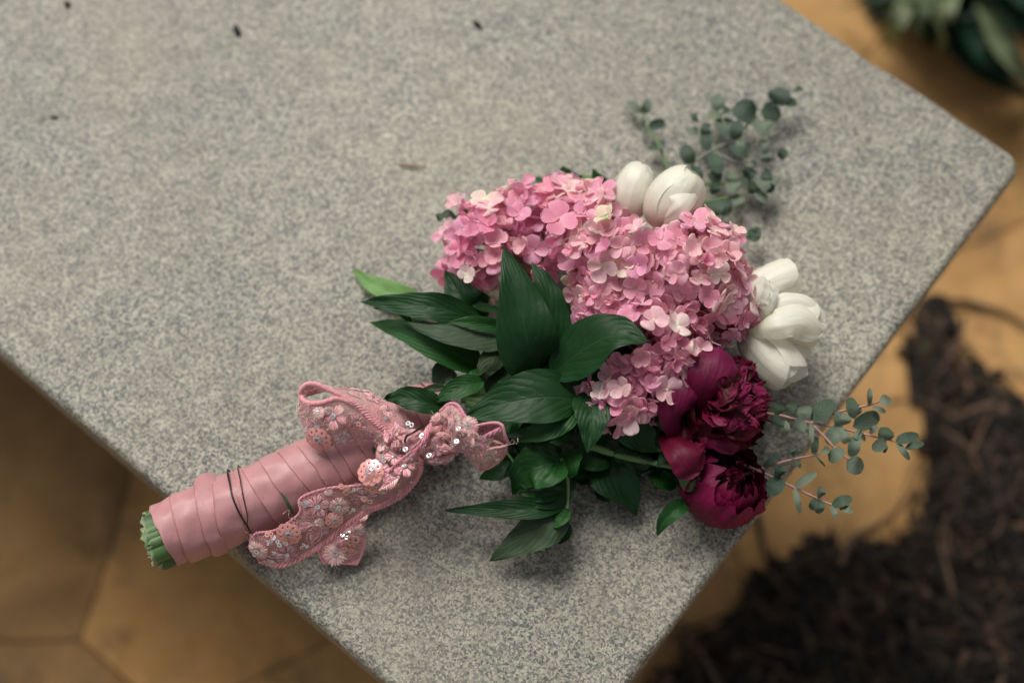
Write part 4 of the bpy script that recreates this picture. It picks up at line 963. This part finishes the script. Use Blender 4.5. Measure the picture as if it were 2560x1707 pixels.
sprig(CE, 520 / 1699, [[(560, 940), (850, 915), (1150, 910), (1330, 900)], [(560, 1110), (900, 1040), (1200, 980)]],
    [(1180, 910, 1090, 870, 110), (1000, 900, 1060, 975, 130), (1000, 910, 1010, 820, 110), (870, 910, 890, 800, 110), (880, 900, 870, 1000, 100), (1330, 860, 1390, 920, 90), (1340, 890, 1310, 990, 90), (1200, 980, 1310, 1060, 90), (890, 1040, 860, 1180, 135), (920, 1050, 980, 1170, 120), (1050, 1010, 1080, 1130, 105), (780, 1070, 760, 1170, 90), (1210, 900, 1180, 1000, 110)], 1.4, "leafy eucalyptus sprig right of the large tulip", (EUC, EUCD, EUCD), STEMG)
sprig(CE, 520 / 1699, [[(800, 1410), (1000, 1350), (1200, 1340)]], [(960, 1360, 1000, 1225, 125), (950, 1370, 990, 1520, 90), (1240, 1330, 1140, 1340, 100), (1190, 1390, 1200, 1270, 110)], 1.6, "small eucalyptus sprig beside the edge of the pink dome", (EUCD,), STEMG)
sprig(CE, 520 / 1699, [[(520, 900), (420, 600), (320, 450), (280, 330)]], [(280, 340, 160, 245, 80), (290, 340, 340, 240, 85), (280, 370, 300, 450, 60), (330, 450, 465, 410, 85), (330, 470, 270, 485, 30), (400, 590, 335, 620, 95), (410, 600, 465, 600, 90)], 1.0, "small blurred eucalyptus sprig beyond the half hidden tulip", (EUC, EUCD), STEMG)
sprig(CH, 400 / 2091, [[(900, 760), (650, 740), (420, 740), (220, 700)]], [(420, 740, 240, 690, 160), (430, 740, 625, 740, 210), (230, 700, 180, 790, 110), (640, 700, 760, 640, 130)], 4.2, "single eucalyptus tip left of the loose pink cluster", (EUCD, EUC), STEMG)

# --- lace bow -----------------------------------------------------------------
CB = crop(700, 920, 400 / 2349); CRR = crop(960, 980, 340 / 2349); CT = crop(600, 1140, 360 / 1882)
class Patch:
    def __init__(s, cf, A, zA, B, zB, bulge=.0, ripple=.0008, nu=44, nv=14, fold=0.0, lf=True):
        f = (lambda x, y, z: lift(*cf(x, y), z)) if lf else (lambda x, y, z: P(*cf(x, y), z))
        zA = zA if isinstance(zA, (list, tuple)) else [zA] * len(A); zB = zB if isinstance(zB, (list, tuple)) else [zB] * len(B)
        s.A = cr([f(x, y, z) for (x, y), z in zip(A, zA)], nu); s.B = cr([f(x, y, z) for (x, y), z in zip(B, zB)], nu)
        s.nu, s.nv, s.bulge, s.ripple, s.fold = nu, nv, bulge, ripple, fold; s.sd = ru(0, 50)
    def at(s, u, v, raw=False):
        t = u * (s.nu - 1); k = min(int(t), s.nu - 2); t -= k
        a = s.A[k].lerp(s.A[k + 1], t); b = s.B[k].lerp(s.B[k + 1], t); p = a.lerp(b, v)
        n = noise.noise(Vector((u * 9 + s.sd, v * 3, 0))) * s.ripple
        fo = s.fold * math.sin(v * 17 + u * 3 + s.sd) * math.sin(math.pi * v)
        return p + Vector((0, 0, s.bulge * math.sin(math.pi * v) + (n + fo) * (.3 + math.sin(math.pi * v))))
    def frame(s, u, v):
        e = .012; p = s.at(u, v); du = s.at(min(1, u + e), v) - s.at(max(0, u - e), v); dv = s.at(u, min(1, v + e)) - s.at(u, max(0, v - e))
        n = du.cross(dv); 
        if n.length < 1e-12: n = Vector((0, 0, 1))
        n.normalize()
        if n.z < 0: n = -n
        x = du.normalized() if du.length > 1e-9 else n.orthogonal().normalized(); x = (x - n * x.dot(n)).normalized(); y = n.cross(x)
        return Matrix(((x.x, y.x, n.x, p.x), (x.y, y.y, n.y, p.y), (x.z, y.z, n.z, p.z), (0, 0, 0, 1)))
    def build(s, name, mat, parent, label=None):
        rows = [[s.at(i / (s.nu - 1), j / (s.nv - 1)) for j in range(s.nv)] for i in range(s.nu)]
        mb = MB(); mb.grid(rows); o = link(name, mb.me(), parent, rows[0][0], mat)
        if label: o["label"] = label
        return o
PK = [(.66, .22, .28), (.72, .32, .36), (.60, .18, .24), (.78, .46, .46)]
def cord(parent, path, r=.0009, col=(.66, .22, .30), scallop=False):
    mb = MB(); path = cr(path, len(path) * 3); n = len(path)
    for ph in (0, 2.09, 4.19):
        pts = []
        for i, p in enumerate(path):
            t = (path[min(i + 1, n - 1)] - path[max(i - 1, 0)]); 
            if t.length < 1e-9: t = Vector((1, 0, 0))
            t.normalize(); a = ph + i * .85; q = t.cross(Vector((0, 0, 1))).normalized(); b = q.cross(t)
            pts.append(p + (q * math.cos(a) + b * math.sin(a)) * r * .75)
        mb.tube(pts, r * .62, 5, tuple(c * ru(.85, 1.1) for c in col), caps=False)
    return link("edge_cord", mb.me(), parent, None, CORDM)
# motif meshes (local frame, z up)
def thread_fan(mb, c, a0, spread, L, W0, n, col2, lift_=.0006):
    for k in range(n):
        f = (k + .5) / n - .5; a = a0 + spread * f; ll = L * (1 - .9 * f * f) * ru(.92, 1.04); d = Vector((math.cos(a), math.sin(a), 0)); s_ = Vector((-d.y, d.x, 0))
        b = Vector(c) + d * L * .10; e = Vector(c) + d * ll; w_ = W0 * ll * spread / n * .62; m_ = b.lerp(e, .6) + Vector((0, 0, lift_ * ru(.7, 1.3)))
        col = random.choice(col2); mb.grid([[b - s_ * w_ * .2, b + Vector((0, 0, .0002)), b + s_ * w_ * .2], [m_ - s_ * w_ - Vector((0, 0, .0003)), m_ + Vector((0, 0, .0002)), m_ + s_ * w_ - Vector((0, 0, .0003))], [e - s_ * w_ * .5, e + Vector((0, 0, .0002)), e + s_ * w_ * .5]], cols=[[col] * 3] * 3, m=0)
def beads(mb, pts, r=.00032):
    L = 0; out = [Vector(pts[0])]
    for a, b in zip(pts[:-1], pts[1:]):
        a, b = Vector(a), Vector(b); d = (b - a).length; n = max(1, int(d / (r * 1.9)))
        for k in range(1, n + 1): out.append(a.lerp(b, k / n))
    for i, p in enumerate(out):
        mb.blob(p + Vector((0, 0, .0004)), r * ru(.85, 1.15), random.choice(((.88, .70, .62), (.70, .48, .44), (.92, .82, .74))), 1, 4, 2)
def petal_outline(R, n, depth, rot=0):
    pts = []
    for k in range(n * 14 + 1):
        a = rot + 2 * math.pi * k / (n * 14); r_ = R * (1 - depth + depth * abs(math.cos((a - rot) * n / 2)) ** .6); pts.append((math.cos(a) * r_, math.sin(a) * r_, 0))
    return pts
def ring_sequin(mb, c, r, hole, nrm, col, m, n=12):
    Q = Vector(nrm).normalized().to_track_quat('Z', 'Y').to_matrix(); c = Vector(c); rows = []
    for rr, z in ((hole, 0), (r * .6, .0001), (r, -.00005)):
        rows.append([c + Q @ Vector((math.cos(a) * rr, math.sin(a) * rr, z)) for a in [2 * math.pi * k / n for k in range(n)]])
    mb.grid(rows, cols=[[col] * n] * 3, close=True, m=m)
def mot_flower(R, seed, n=5, dark=False):
    mb = MB()
    pal = [(.74, .28, .34), (.82, .44, .46), (.90, .60, .58), (.78, .34, .40)] if not dark else [(.60, .16, .26), (.82, .38, .42), (.90, .60, .58)]
    for k in range(n):
        a = 2 * math.pi * k / n; thread_fan(mb, (0, 0, 0), a, 2 * math.pi / n * .80, R * .92, 1.0, 11, pal)
    beads(mb, petal_outline(R, n, .36))
    for k in range(3): ring_sequin(mb, (ru(-1, 1) * R * .14, ru(-1, 1) * R * .14, .0011 + k * .0002), R * .15, R * .06, (ru(-.4, .4), ru(-.4, .4), 1), (.80, .76, .78), 3)
    return mb
def mot_rosette(R, seed):
    mb = MB()
    for k in range(10):
        a = 2 * math.pi * k / 10 + .1; ring_sequin(mb, (math.cos(a) * R * .68, math.sin(a) * R * .68, .0012 + (k % 2) * .0002), R * .34, R * .07, (math.cos(a) * .25, math.sin(a) * .25, 1), (.82, .36, .33), 2)
    for k in range(9):
        a = 2 * math.pi * k / 9; ring_sequin(mb, (math.cos(a) * R * .32, math.sin(a) * R * .32, .0018 + (k % 3) * .0001), R * .20, R * .08, (math.cos(a) * .5, math.sin(a) * .5, 1), (.70, .60, .64), 3)
    thread_fan(mb, (0, 0, .0018), 0, 6.28, R * .30, 1.0, 14, [(.62, .16, .26), (.74, .4, .42)])
    return mb
def mot_star(R, seed):
    mb = MB(); 
    for k in range(2): thread_fan(mb, (0, 0, .0003 * k), k * .2, 6.28, R * (1 - .2 * k), .8, 22, [(.78, .50, .46), (.82, .62, .56), (.70, .34, .38)], .001)
    ring_sequin(mb, (0, 0, .0016), R * .26, R * .1, (.2, .1, 1), (.82, .80, .82), 3)
    return mb
def mot_leaf(R, seed):
    mb = MB(); pal = [(.72, .28, .34), (.86, .52, .52), (.80, .38, .42)]
    for s_ in (-1, 1):
        for k in range(11):
            f = k / 10; b = Vector((-R + 2 * R * f, 0, 0)); w_ = R * .55 * math.sin(math.pi * min(1, f + .08)) + .0001
            e = b + Vector((R * .3, s_ * w_, 0)); m_ = b.lerp(e, .5) + Vector((0, 0, .0006)); t = (e - b).normalized(); q = Vector((-t.y, t.x, 0)) * R * .07; col = random.choice(pal)
            mb.grid([[b - q, b + q], [m_ - q, m_ + q], [e - q * .4, e + q * .4]], cols=[[col] * 2] * 3)
    pts = [(R * math.cos(a) * (1.05), R * .6 * math.sin(a) * (1 - .25 * math.cos(a)), 0) for a in [2 * math.pi * k / 26 for k in range(27)]]
    beads(mb, pts); return mb
def mot_vine(L, seed):
    r_ = random.Random(seed); mb = MB(); pts = [(L * (f - .5), L * .16 * math.sin(f * 6 + r_.random() * 6) + L * .05 * r_.uniform(-1, 1), 0) for f in [k / 9 for k in range(10)]]
    beads(mb, cr(pts, 24), .00034); return mb
def mot_seqs(R, seed, col=(.84, .84, .86), n=3, m=3):
    mb = MB()
    for k in range(n):
        a = ru(0, 6.28); ring_sequin(mb, (math.cos(a) * R * .6, math.sin(a) * R * .6, .0012 + k * .0002), R * .42, R * .17, (ru(-.5, .5), ru(-.5, .5), 1), col, m)
    return mb
MOTM = [THREAD, METAL, SEQP, SEQW]
def fin(mb):
    me = mb.me(True); [me.materials.append(m) for m in MOTM]; return me
MOT = {"embroidered_flower": [fin(mot_flower(.0078, i, 5, i % 2 == 0)) for i in range(3)] + [fin(mot_flower(.0066, 9, 4, True))],
       "sequin_rosette": [fin(mot_rosette(.0068, i)) for i in range(2)], "thread_star": [fin(mot_star(.0064, i)) for i in range(3)],
       "embroidered_leaf": [fin(mot_leaf(.0062, i)) for i in range(2)], "bead_vine": [fin(mot_vine(.026, i)) for i in range(4)],
       "sequin_cluster": [fin(mot_seqs(.0030, i)) for i in range(3)], "peach_sequins": [fin(mot_seqs(.0036, i, (.82, .40, .34), 3, 2)) for i in range(2)], "white_sequin": [fin(mot_seqs(.0030, 5, (.9, .9, .92), 1, 3))]}
def put(patch, parent, kind, u, v, s=1.0, rot=None, zoff=.0003):
    M = patch.frame(u, v) @ Matrix.Translation((0, 0, zoff)) @ Matrix.Rotation(ru(0, 6.28) if rot is None else rot, 4, 'Z') @ Matrix.Scale(s, 4)
    return inst(kind, random.choice(MOT[kind]), parent, M)
def edge(pt, v, parent, **kw): cord(parent, [pt.at(i / 40, v) for i in range(41)], **kw)
KINDS_ = ["embroidered_flower", "embroidered_leaf", "bead_vine", "sequin_cluster", "peach_sequins", "thread_star"]
def scatter(patch, parent, n, s=(.6, .9), kinds=KINDS_, vr=(.1, .9), ur=(.04, .96)):
    got = []
    for t in range(n * 12):
        if len(got) >= n: break
        u, v = ru(*ur), ru(*vr); p = patch.at(u, v)
        if any((p - q).length < .0062 for q in got): continue
        got.append(p); put(patch, parent, random.choice(kinds), u, v, ru(*s))
# left loop: back panel, then front panel
back = Patch(CB, [(308, 420), (312, 320), (400, 240), (540, 238), (700, 310), (900, 405), (1100, 520), (1350, 740), (1590, 940)], [7.2, 7.5, 7.8, 8.0, 8.0, 7.9, 7.7, 7.2, 6.6],
             [(300, 540), (350, 430), (450, 390), (620, 345), (820, 305), (1100, 310), (1350, 370), (1620, 590), (1810, 850)], [6.0, 5.6, 5.4, 5.4, 5.4, 5.6, 5.8, 6.0, 6.0], bulge=.0025, ripple=.0012)
loopb = back.build("lace_loop", TUL1, bouquet, "far side of the left loop of the lace bow")
edge(back, 0, loopb, r=.0014, col=(.80, .32, .38)); edge(back, 1, loopb, r=.0005, col=(.66, .34, .36))
for u, v, k, s in [(.30, .9, "peach_sequins", 1.3), (.52, .9, "bead_vine", .8), (.55, .55, "sequin_cluster", 1.0), (.60, .8, "embroidered_leaf", .9), (.68, .85, "embroidered_flower", .7), (.72, .5, "sequin_cluster", .8), (.78, .75, "embroidered_flower", .85), (.84, .45, "bead_vine", .7), (.88, .75, "embroidered_flower", .9), (.95, .7, "bead_vine", .6), (.93, .4, "sequin_cluster", .9), (.64, .6, "bead_vine", .7), (.8, .95, "bead_vine", .8), (.1, .5, "thread_star", .7), (.2, .5, "bead_vine", .5)]:
    put(back, loopb, k, u, v, s)
front = Patch(CB, [(306, 400), (345, 480), (480, 520), (650, 498), (820, 448), (980, 485), (1150, 590), (1350, 770), (1570, 950)], [7.2, 7.6, 7.8, 7.9, 7.9, 7.8, 7.5, 7.2, 6.6],
              [(292, 520), (305, 700), (395, 940), (600, 1110), (780, 1120), (960, 1065), (1150, 1012), (1350, 1060), (1570, 1150)], [6.6, 6.4, 6.2, 6.0, 6.0, 6.0, 6.0, 6.1, 6.2], bulge=.003, ripple=.0012)
loopf = front.build("lace_loop", TUL1, bouquet, "near side of the left loop of the lace bow")
edge(front, 0, loopf, r=.0014, col=(.80, .32, .38)); edge(front, 1, loopf, r=.0006, col=(.66, .34, .36))
for u, v, k, s in [(.175, .38, "embroidered_leaf", 1.1), (.33, .28, "thread_star", .75), (.50, .42, "embroidered_flower", 1.25), (.335, .62, "embroidered_flower", 1.0), (.36, .88, "sequin_rosette", 1.35), (.22, .72, "embroidered_leaf", .95), (.24, .92, "sequin_cluster", 1.0), (.47, .80, "embroidered_leaf", 1.0), (.60, .88, "thread_star", 1.0), (.74, .5, "embroidered_flower", .95), (.76, .62, "peach_sequins", 1.2), (.70, .9, "bead_vine", .8), (.84, .75, "embroidered_flower", .8), (.92, .5, "bead_vine", .7), (.8, .97, "bead_vine", .8), (.93, .85, "sequin_cluster", .8), (.52, .95, "bead_vine", .7)]:
    put(front, loopf, k, u, v, s, zoff=.0006)
# right loop
r1 = Patch(CRR, [(975, 330), (1110, 215), (1270, 225), (1400, 420), (1530, 500), (1545, 660), (1660, 860), (1745, 1005)], [6.6, 7.6, 8.2, 8.4, 8.6, 8.4, 8.2, 7.8],
           [(960, 560), (1040, 740), (1110, 870), (1180, 985), (1330, 1025), (1450, 1085), (1560, 1200), (1640, 1325)], [6.2, 6.6, 6.6, 6.6, 6.4, 6.2, 6.0, 5.8], bulge=.005, ripple=.004, fold=.0012)
rl = r1.build("lace_loop", TUL2, bouquet, "crumpled near side of the right loop of the lace bow")
edge(r1, 0, rl, r=.0009, col=(.74, .32, .38)); edge(r1, 1, rl, r=.0006, col=(.66, .34, .36))
for u, v, k, s in [(.2, .3, "embroidered_flower", .9), (.35, .35, "thread_star", 1.3), (.45, .45, "white_sequin", 1.5), (.5, .6, "bead_vine", .8), (.55, .2, "thread_star", 1.1), (.7, .25, "embroidered_flower", 1.2), (.82, .2, "embroidered_flower", 1.1), (.6, .8, "sequin_cluster", .8), (.75, .7, "sequin_cluster", 1.0), (.9, .6, "bead_vine", .8), (.3, .75, "bead_vine", .9), (.15, .6, "bead_vine", .8), (.95, .8, "sequin_cluster", .9), (.42, .85, "bead_vine", .8), (.86, .85, "bead_vine", .6)]: put(r1, rl, k, u, v, s)
r2 = Patch(CRR, [(1500, 620), (1700, 560), (1900, 528), (2040, 575), (2090, 740), (2155, 900)], [7, 7.8, 8.2, 8.4, 8.0, 7.2], [(1560, 800), (1640, 860), (1700, 930), (1750, 990), (1900, 960), (2070, 930)], [6.2, 6, 5.8, 5.8, 6, 6.4], bulge=-.003, ripple=.002, fold=.0010)
rl2 = r2.build("lace_loop", TUL1, bouquet, "sheer far side of the right loop of the lace bow"); edge(r2, 0, rl2, r=.0008, col=(.72, .30, .36))
cord(rl2, [P(*CRR(x, y), z) for x, y, z in ((1650, 850, 6.8), (1780, 760, 7.4), (1900, 700, 7.8), (2050, 620, 8.2))], r=.0014, col=(.70, .26, .34))
cord(rl2, [P(*CRR(x, y), z) for x, y, z in ((1780, 980, 6.8), (1860, 850, 7.2), (1950, 860, 7.4), (2060, 910, 7.2))], r=.0008, col=(.72, .40, .46))
for u, v, k, s in [(.92, .4, "peach_sequins", 1.2), (.6, .5, "bead_vine", .5), (.85, .7, "embroidered_leaf", .8), (.3, .4, "bead_vine", .6)]: put(r2, rl2, k, u, v, s)
r3 = Patch(CRR, [(1420, 930), (1600, 1010), (1745, 1005), (1900, 965), (2060, 940), (2150, 890)], [6.6, 7.2, 7.4, 7.4, 7.4, 7.2], [(1430, 1080), (1540, 1190), (1650, 1320), (1800, 1312), (2000, 1180), (2125, 1010)], [5.8, 5.6, 5.4, 5.4, 5.8, 6.4], bulge=.003, ripple=.002)
rl3 = r3.build("lace_loop", TUL2, bouquet, "lower rim of the right loop of the lace bow"); edge(r3, 0, rl3, r=.0006, col=(.74, .4, .42)); edge(r3, 1, rl3, r=.0008, col=(.70, .28, .34))
for u, v, k, s in [(.5, .35, "thread_star", 1.2), (.68, .7, "sequin_cluster", 1.2), (.35, .6, "bead_vine", .8), (.2, .5, "bead_vine", .7), (.85, .5, "bead_vine", .6), (.62, .3, "embroidered_flower", .8), (.48, .8, "bead_vine", .7)]: put(r3, rl3, k, u, v, s)
# knot
knot_parts = []
def lump(c, rad, rot, seed, amp=.0014, name="lace_knot", label=None):
    mb = MB(); rows = []; n, k = 40, 22; M = Matrix.Rotation(rot, 3, 'Z')
    for i in range(k + 1):
        t = math.pi * i / k; row = []
        for j in range(n):
            a = 2 * math.pi * j / n; d = Vector((math.cos(t), math.sin(t) * math.cos(a), math.sin(t) * math.sin(a)))
            f = 1 + (amp / rad[1]) * (math.sin(a * 9 + seed + d.x * 3.5 + 2 * noise.noise(d * 3)) * .7 + .35 * math.sin(a * 23 + d.x * 6 + seed) + 1.6 * noise.noise(d * 2.2 + Vector((seed, 0, 0)))) * math.sin(t)
            row.append(Vector(c) + M @ Vector((d.x * rad[0], d.y * rad[1] * f, d.z * rad[2] * f)))
        rows.append(row)
    mb.grid(rows, close=True); o = link(name, mb.me(), bouquet, c, TUL2)
    if label: o["label"] = label
    return o
class Dome:
    def __init__(s, c, rad, rot): s.c, s.r, s.M = Vector(c), rad, Matrix.Rotation(rot, 3, 'Z')
    def at(s, u, v):
        a, b = (u - .5) * 2.6, (v - .5) * 2.4; d = Vector((math.sin(a), math.sin(b) * math.cos(a), math.cos(b) * math.cos(a)))
        return s.c + s.M @ Vector((d.x * s.r[0], d.y * s.r[1], d.z * s.r[2])) * 1.04
    frame = Patch.frame
for (cf, x, y, z, rad, rot, lab, nd) in [
    (CRR, 900, 1010, 5.6, (.0125, .0088, .0085), -.12, "gathered pouch of lace right of the knot", 16), (CB, 1960, 1090, 6.7, (.0085, .0078, .0075), .75, "tight centre of the lace knot", 9),
    (CB, 1690, 1050, 6.2, (.0075, .0105, .007), .2, "gathered lace left of the knot", 8), (CRR, 920, 640, 6.4, (.0052, .0105, .0065), -.3, None, 6), (CB, 1600, 1260, 5.8, (.0100, .0068, .006), .9, "lace folds below the knot", 9)]:
    c = P(*cf(x, y), z); o = lump(c, rad, rot, ru(0, 9), label=lab); dm = Dome(c, rad, rot); scatter(dm, o, nd, (.55, .85), ["embroidered_flower", "embroidered_leaf", "bead_vine", "sequin_cluster", "thread_star", "bead_vine", "peach_sequins"])
    knot_parts.append((o, dm))
for (cf, x, y, z) in [(CRR, 700, 820, 7.1), (CRR, 820, 900, 7.3), (CRR, 1000, 980, 7.0), (CRR, 1080, 1080, 6.4), (CRR, 880, 1120, 6.6), (CRR, 760, 1060, 6.9), (CRR, 1010, 760, 7.2), (CRR, 960, 480, 7.0), (CB, 1640, 980, 6.9), (CB, 1740, 1120, 6.9), (CB, 1650, 1200, 6.4), (CB, 1560, 1330, 6.2), (CB, 1800, 950, 7.0), (CB, 2050, 1010, 7.4)]:
    c = P(*cf(x, y), z); rad = (ru(.0045, .0075), ru(.0020, .0032), ru(.0018, .003)); rot = ru(-.5, 1.2); o = lump(c, rad, rot, ru(0, 9), amp=.0006, name="lace_fold"); dm = Dome(c, rad, rot)
    scatter(dm, o, 2, (.45, .75), ["bead_vine", "embroidered_flower", "sequin_cluster", "embroidered_leaf"]); cord(o, [dm.at(k / 12, .5 + .2 * math.sin(k)) for k in range(1, 12)], r=.0005, col=(.74, .36, .40))
ko, kd = knot_parts[1]
cord(ko, [P(*CRR(x, y), z) for x, y, z in ((520, 1040, 7.6), (640, 920, 8.0), (720, 800, 8.2), (780, 640, 8.0), (800, 560, 7.4))], r=.0011, col=(.62, .22, .30))
cord(ko, [P(*CRR(x, y), z) for x, y, z in ((480, 1000, 7.2), (600, 880, 7.9), (690, 770, 8.1), (740, 620, 7.8))], r=.0009, col=(.68, .30, .34))
for x, y, z in ((370, 520, 6.6), (425, 540, 6.8), (182, 580, 6.9), (312, 965, 7.6), (680, 660, 7.8), (590, 730, 7.8), (720, 1070, 7.9), (1190, 830, 8.0), (1230, 610, 8.6)):
    M = Matrix.Translation(P(*CRR(x, y), z)) @ Euler((ru(-.2, .2), ru(-.2, .2), 0)).to_matrix().to_4x4() @ Matrix.Scale(1.35, 4); inst("white_sequin", MOT["white_sequin"][0], ko, M)
mb = MB()
for off in (0, 14): mb.tube(cr([P(*CRR(x + off, y + off), z) for x, y, z in ((380, 700, 7.0), (350, 860, 7.6), (380, 760, 7.9), (500, 690, 8.0), (680, 580, 7.6))], 20), .0004, 5)
link("binding_wire", mb.me(), bouquet, None, WIRE)
# tails
t2 = Patch(CT, [(1700, 730), (1560, 790), (1400, 930), (1200, 1080), (1040, 1220), (1090, 1400)], [2.6, 2.4, 2.0, 1.6, 1.3, .9], [(1760, 690), (1650, 780), (1615, 950), (1635, 1130), (1590, 1280), (1530, 1410)], [2.8, 2.6, 2.2, 1.6, 1.0, .6], bulge=.002, ripple=.003)
lt2 = t2.build("lace_tail", TUL2, bouquet, "short tail of the lace bow showing beneath the long one"); edge(t2, 1, lt2, r=.0008, col=(.72, .30, .36)); edge(t2, 0, lt2, r=.0006)
for u, v, k, s in [(.35, .7, "embroidered_leaf", .9), (.42, .85, "white_sequin", 1.4), (.6, .6, "peach_sequins", 1.7), (.66, .8, "peach_sequins", 1.5), (.57, .4, "sequin_cluster", 1.4), (.78, .75, "embroidered_leaf", .9), (.85, .4, "thread_star", 1.3), (.7, .3, "bead_vine", .7), (.92, .8, "bead_vine", .6), (.75, .6, "peach_sequins", 1.5), (.9, .6, "bead_vine", .6)]: put(t2, lt2, k, u, v, s)
mb = MB(); e2p = [t2.at(1, k / 10) for k in range(11)]; cord(lt2, e2p, r=.0008, col=(.72, .30, .36))
t1 = Patch(C1, [(1700, 500), (1600, 580), (1480, 690), (1330, 720), (1150, 740), (1005, 800), (1000, 890), (860, 990), (740, 1010), (700, 1060)], [7.2, 6.8, 6.4, 6.0, 5.6, 5.4, 5.0, 4.0, 3.2, 2.6],
           [(1745, 540), (1738, 640), (1660, 750), (1540, 830), (1430, 870), (1300, 955), (1150, 1075), (1050, 1140), (890, 1208), (760, 1180)], [6.8, 5.6, 4.8, 4.4, 4.0, 3.4, 2.8, 2.4, 2.0, 1.8], bulge=.003, ripple=.0015)
lt1 = t1.build("lace_tail", TUL1, bouquet, "long beaded tail of the lace bow lying across the handle"); edge(t1, 1, lt1, r=.0015, col=(.80, .32, .38)); edge(t1, 0, lt1, r=.0007, col=(.70, .30, .36))
cord(lt1, [t1.at(1, k / 10) for k in range(11)], r=.0008, col=(.74, .34, .38))
CTk = 360 / 1882
def t1uv(x, y):
    """closest (u, v) on the long tail to a photograph pixel"""
    best = None; tgt = Vector(CT(x, y))
    for i in range(61):
        for j in range(13):
            p = t1.at(i / 60, j / 12); q = p - cam.location; d = q.dot(fwd); xx = 1280 + FPX * q.x / d; upv = Vector((0, math.cos(TILT), math.sin(TILT))); yy = 853.5 - FPX * q.dot(upv) / d
            e = (tgt - Vector((xx, yy))).length
            if best is None or e < best[0]: best = (e, i / 60, j / 12)
    return best[1], best[2]
for x, y, k, s in [(625, 1010, "sequin_rosette", 1.4), (240, 1220, "thread_star", 1.35), (560, 1130, "sequin_cluster", 1.5), (440, 1110, "sequin_cluster", 1.3), (1000, 650, "embroidered_flower", 1.3), (1300, 640, "thread_star", 1.3), (1230, 840, "sequin_rosette", 1.0), (1650, 500, "embroidered_flower", 1.4), (1640, 560, "peach_sequins", 1.5), (1000, 1010, "embroidered_leaf", 1.3), (600, 1270, "embroidered_flower", 1.2), (830, 900, "embroidered_leaf", 1.1), (830, 1170, "sequin_cluster", 1.1), (850, 600, "sequin_cluster", 1.1), (1040, 860, "thread_star", .7), (1460, 690, "sequin_cluster", 1.2), (1350, 420, "peach_sequins", 1.5), (1180, 480, "bead_vine", 1.0), (380, 1040, "peach_sequins", 1.2), (300, 1030, "bead_vine", .9), (1460, 500, "bead_vine", .8), (760, 800, "bead_vine", .9), (1450, 400, "sequin_cluster", 1.1), (350, 1300, "bead_vine", .8), (740, 1080, "bead_vine", .8), (1740, 240, "sequin_rosette", 1.3), (150, 1240, "white_sequin", 1.4), (400, 1380, "thread_star", .8), (900, 700, "bead_vine", .7), (1550, 640, "bead_vine", .8), (1180, 700, "bead_vine", .6), (680, 1220, "bead_vine", .8)]:
    u, v = t1uv(x, y); put(t1, lt1, k, u, v, s * .9, zoff=.0006)
for x, y, k, s in [(1500, 640, "embroidered_flower", 1.3), (1580, 540, "embroidered_flower", 1.0), (1680, 580, "bead_vine", 1), (1440, 640, "sequin_rosette", 1.3), (1560, 700, "embroidered_leaf", 1.1), (1640, 600, "embroidered_flower", 1.1), (1500, 560, "sequin_cluster", 1.2)]:
    p = P(*C1(x, y), 6.6); inst(k, random.choice(MOT[k]), lt1, Matrix.Translation(p) @ Euler((ru(-.3, .3), ru(-.3, .3), ru(0, 6))).to_matrix().to_4x4() @ Matrix.Scale(s, 4))

AUTO = ["bead_vine", "bead_vine", "embroidered_flower", "embroidered_leaf", "sequin_cluster", "thread_star"]
for pt, ob, n in ((t1, lt1, 34), (front, loopf, 12), (back, loopb, 14), (t2, lt2, 14), (r1, rl, 10), (r3, rl3, 8)):
    scatter(pt, ob, n, (.5, .8), AUTO, vr=(.08, .92))
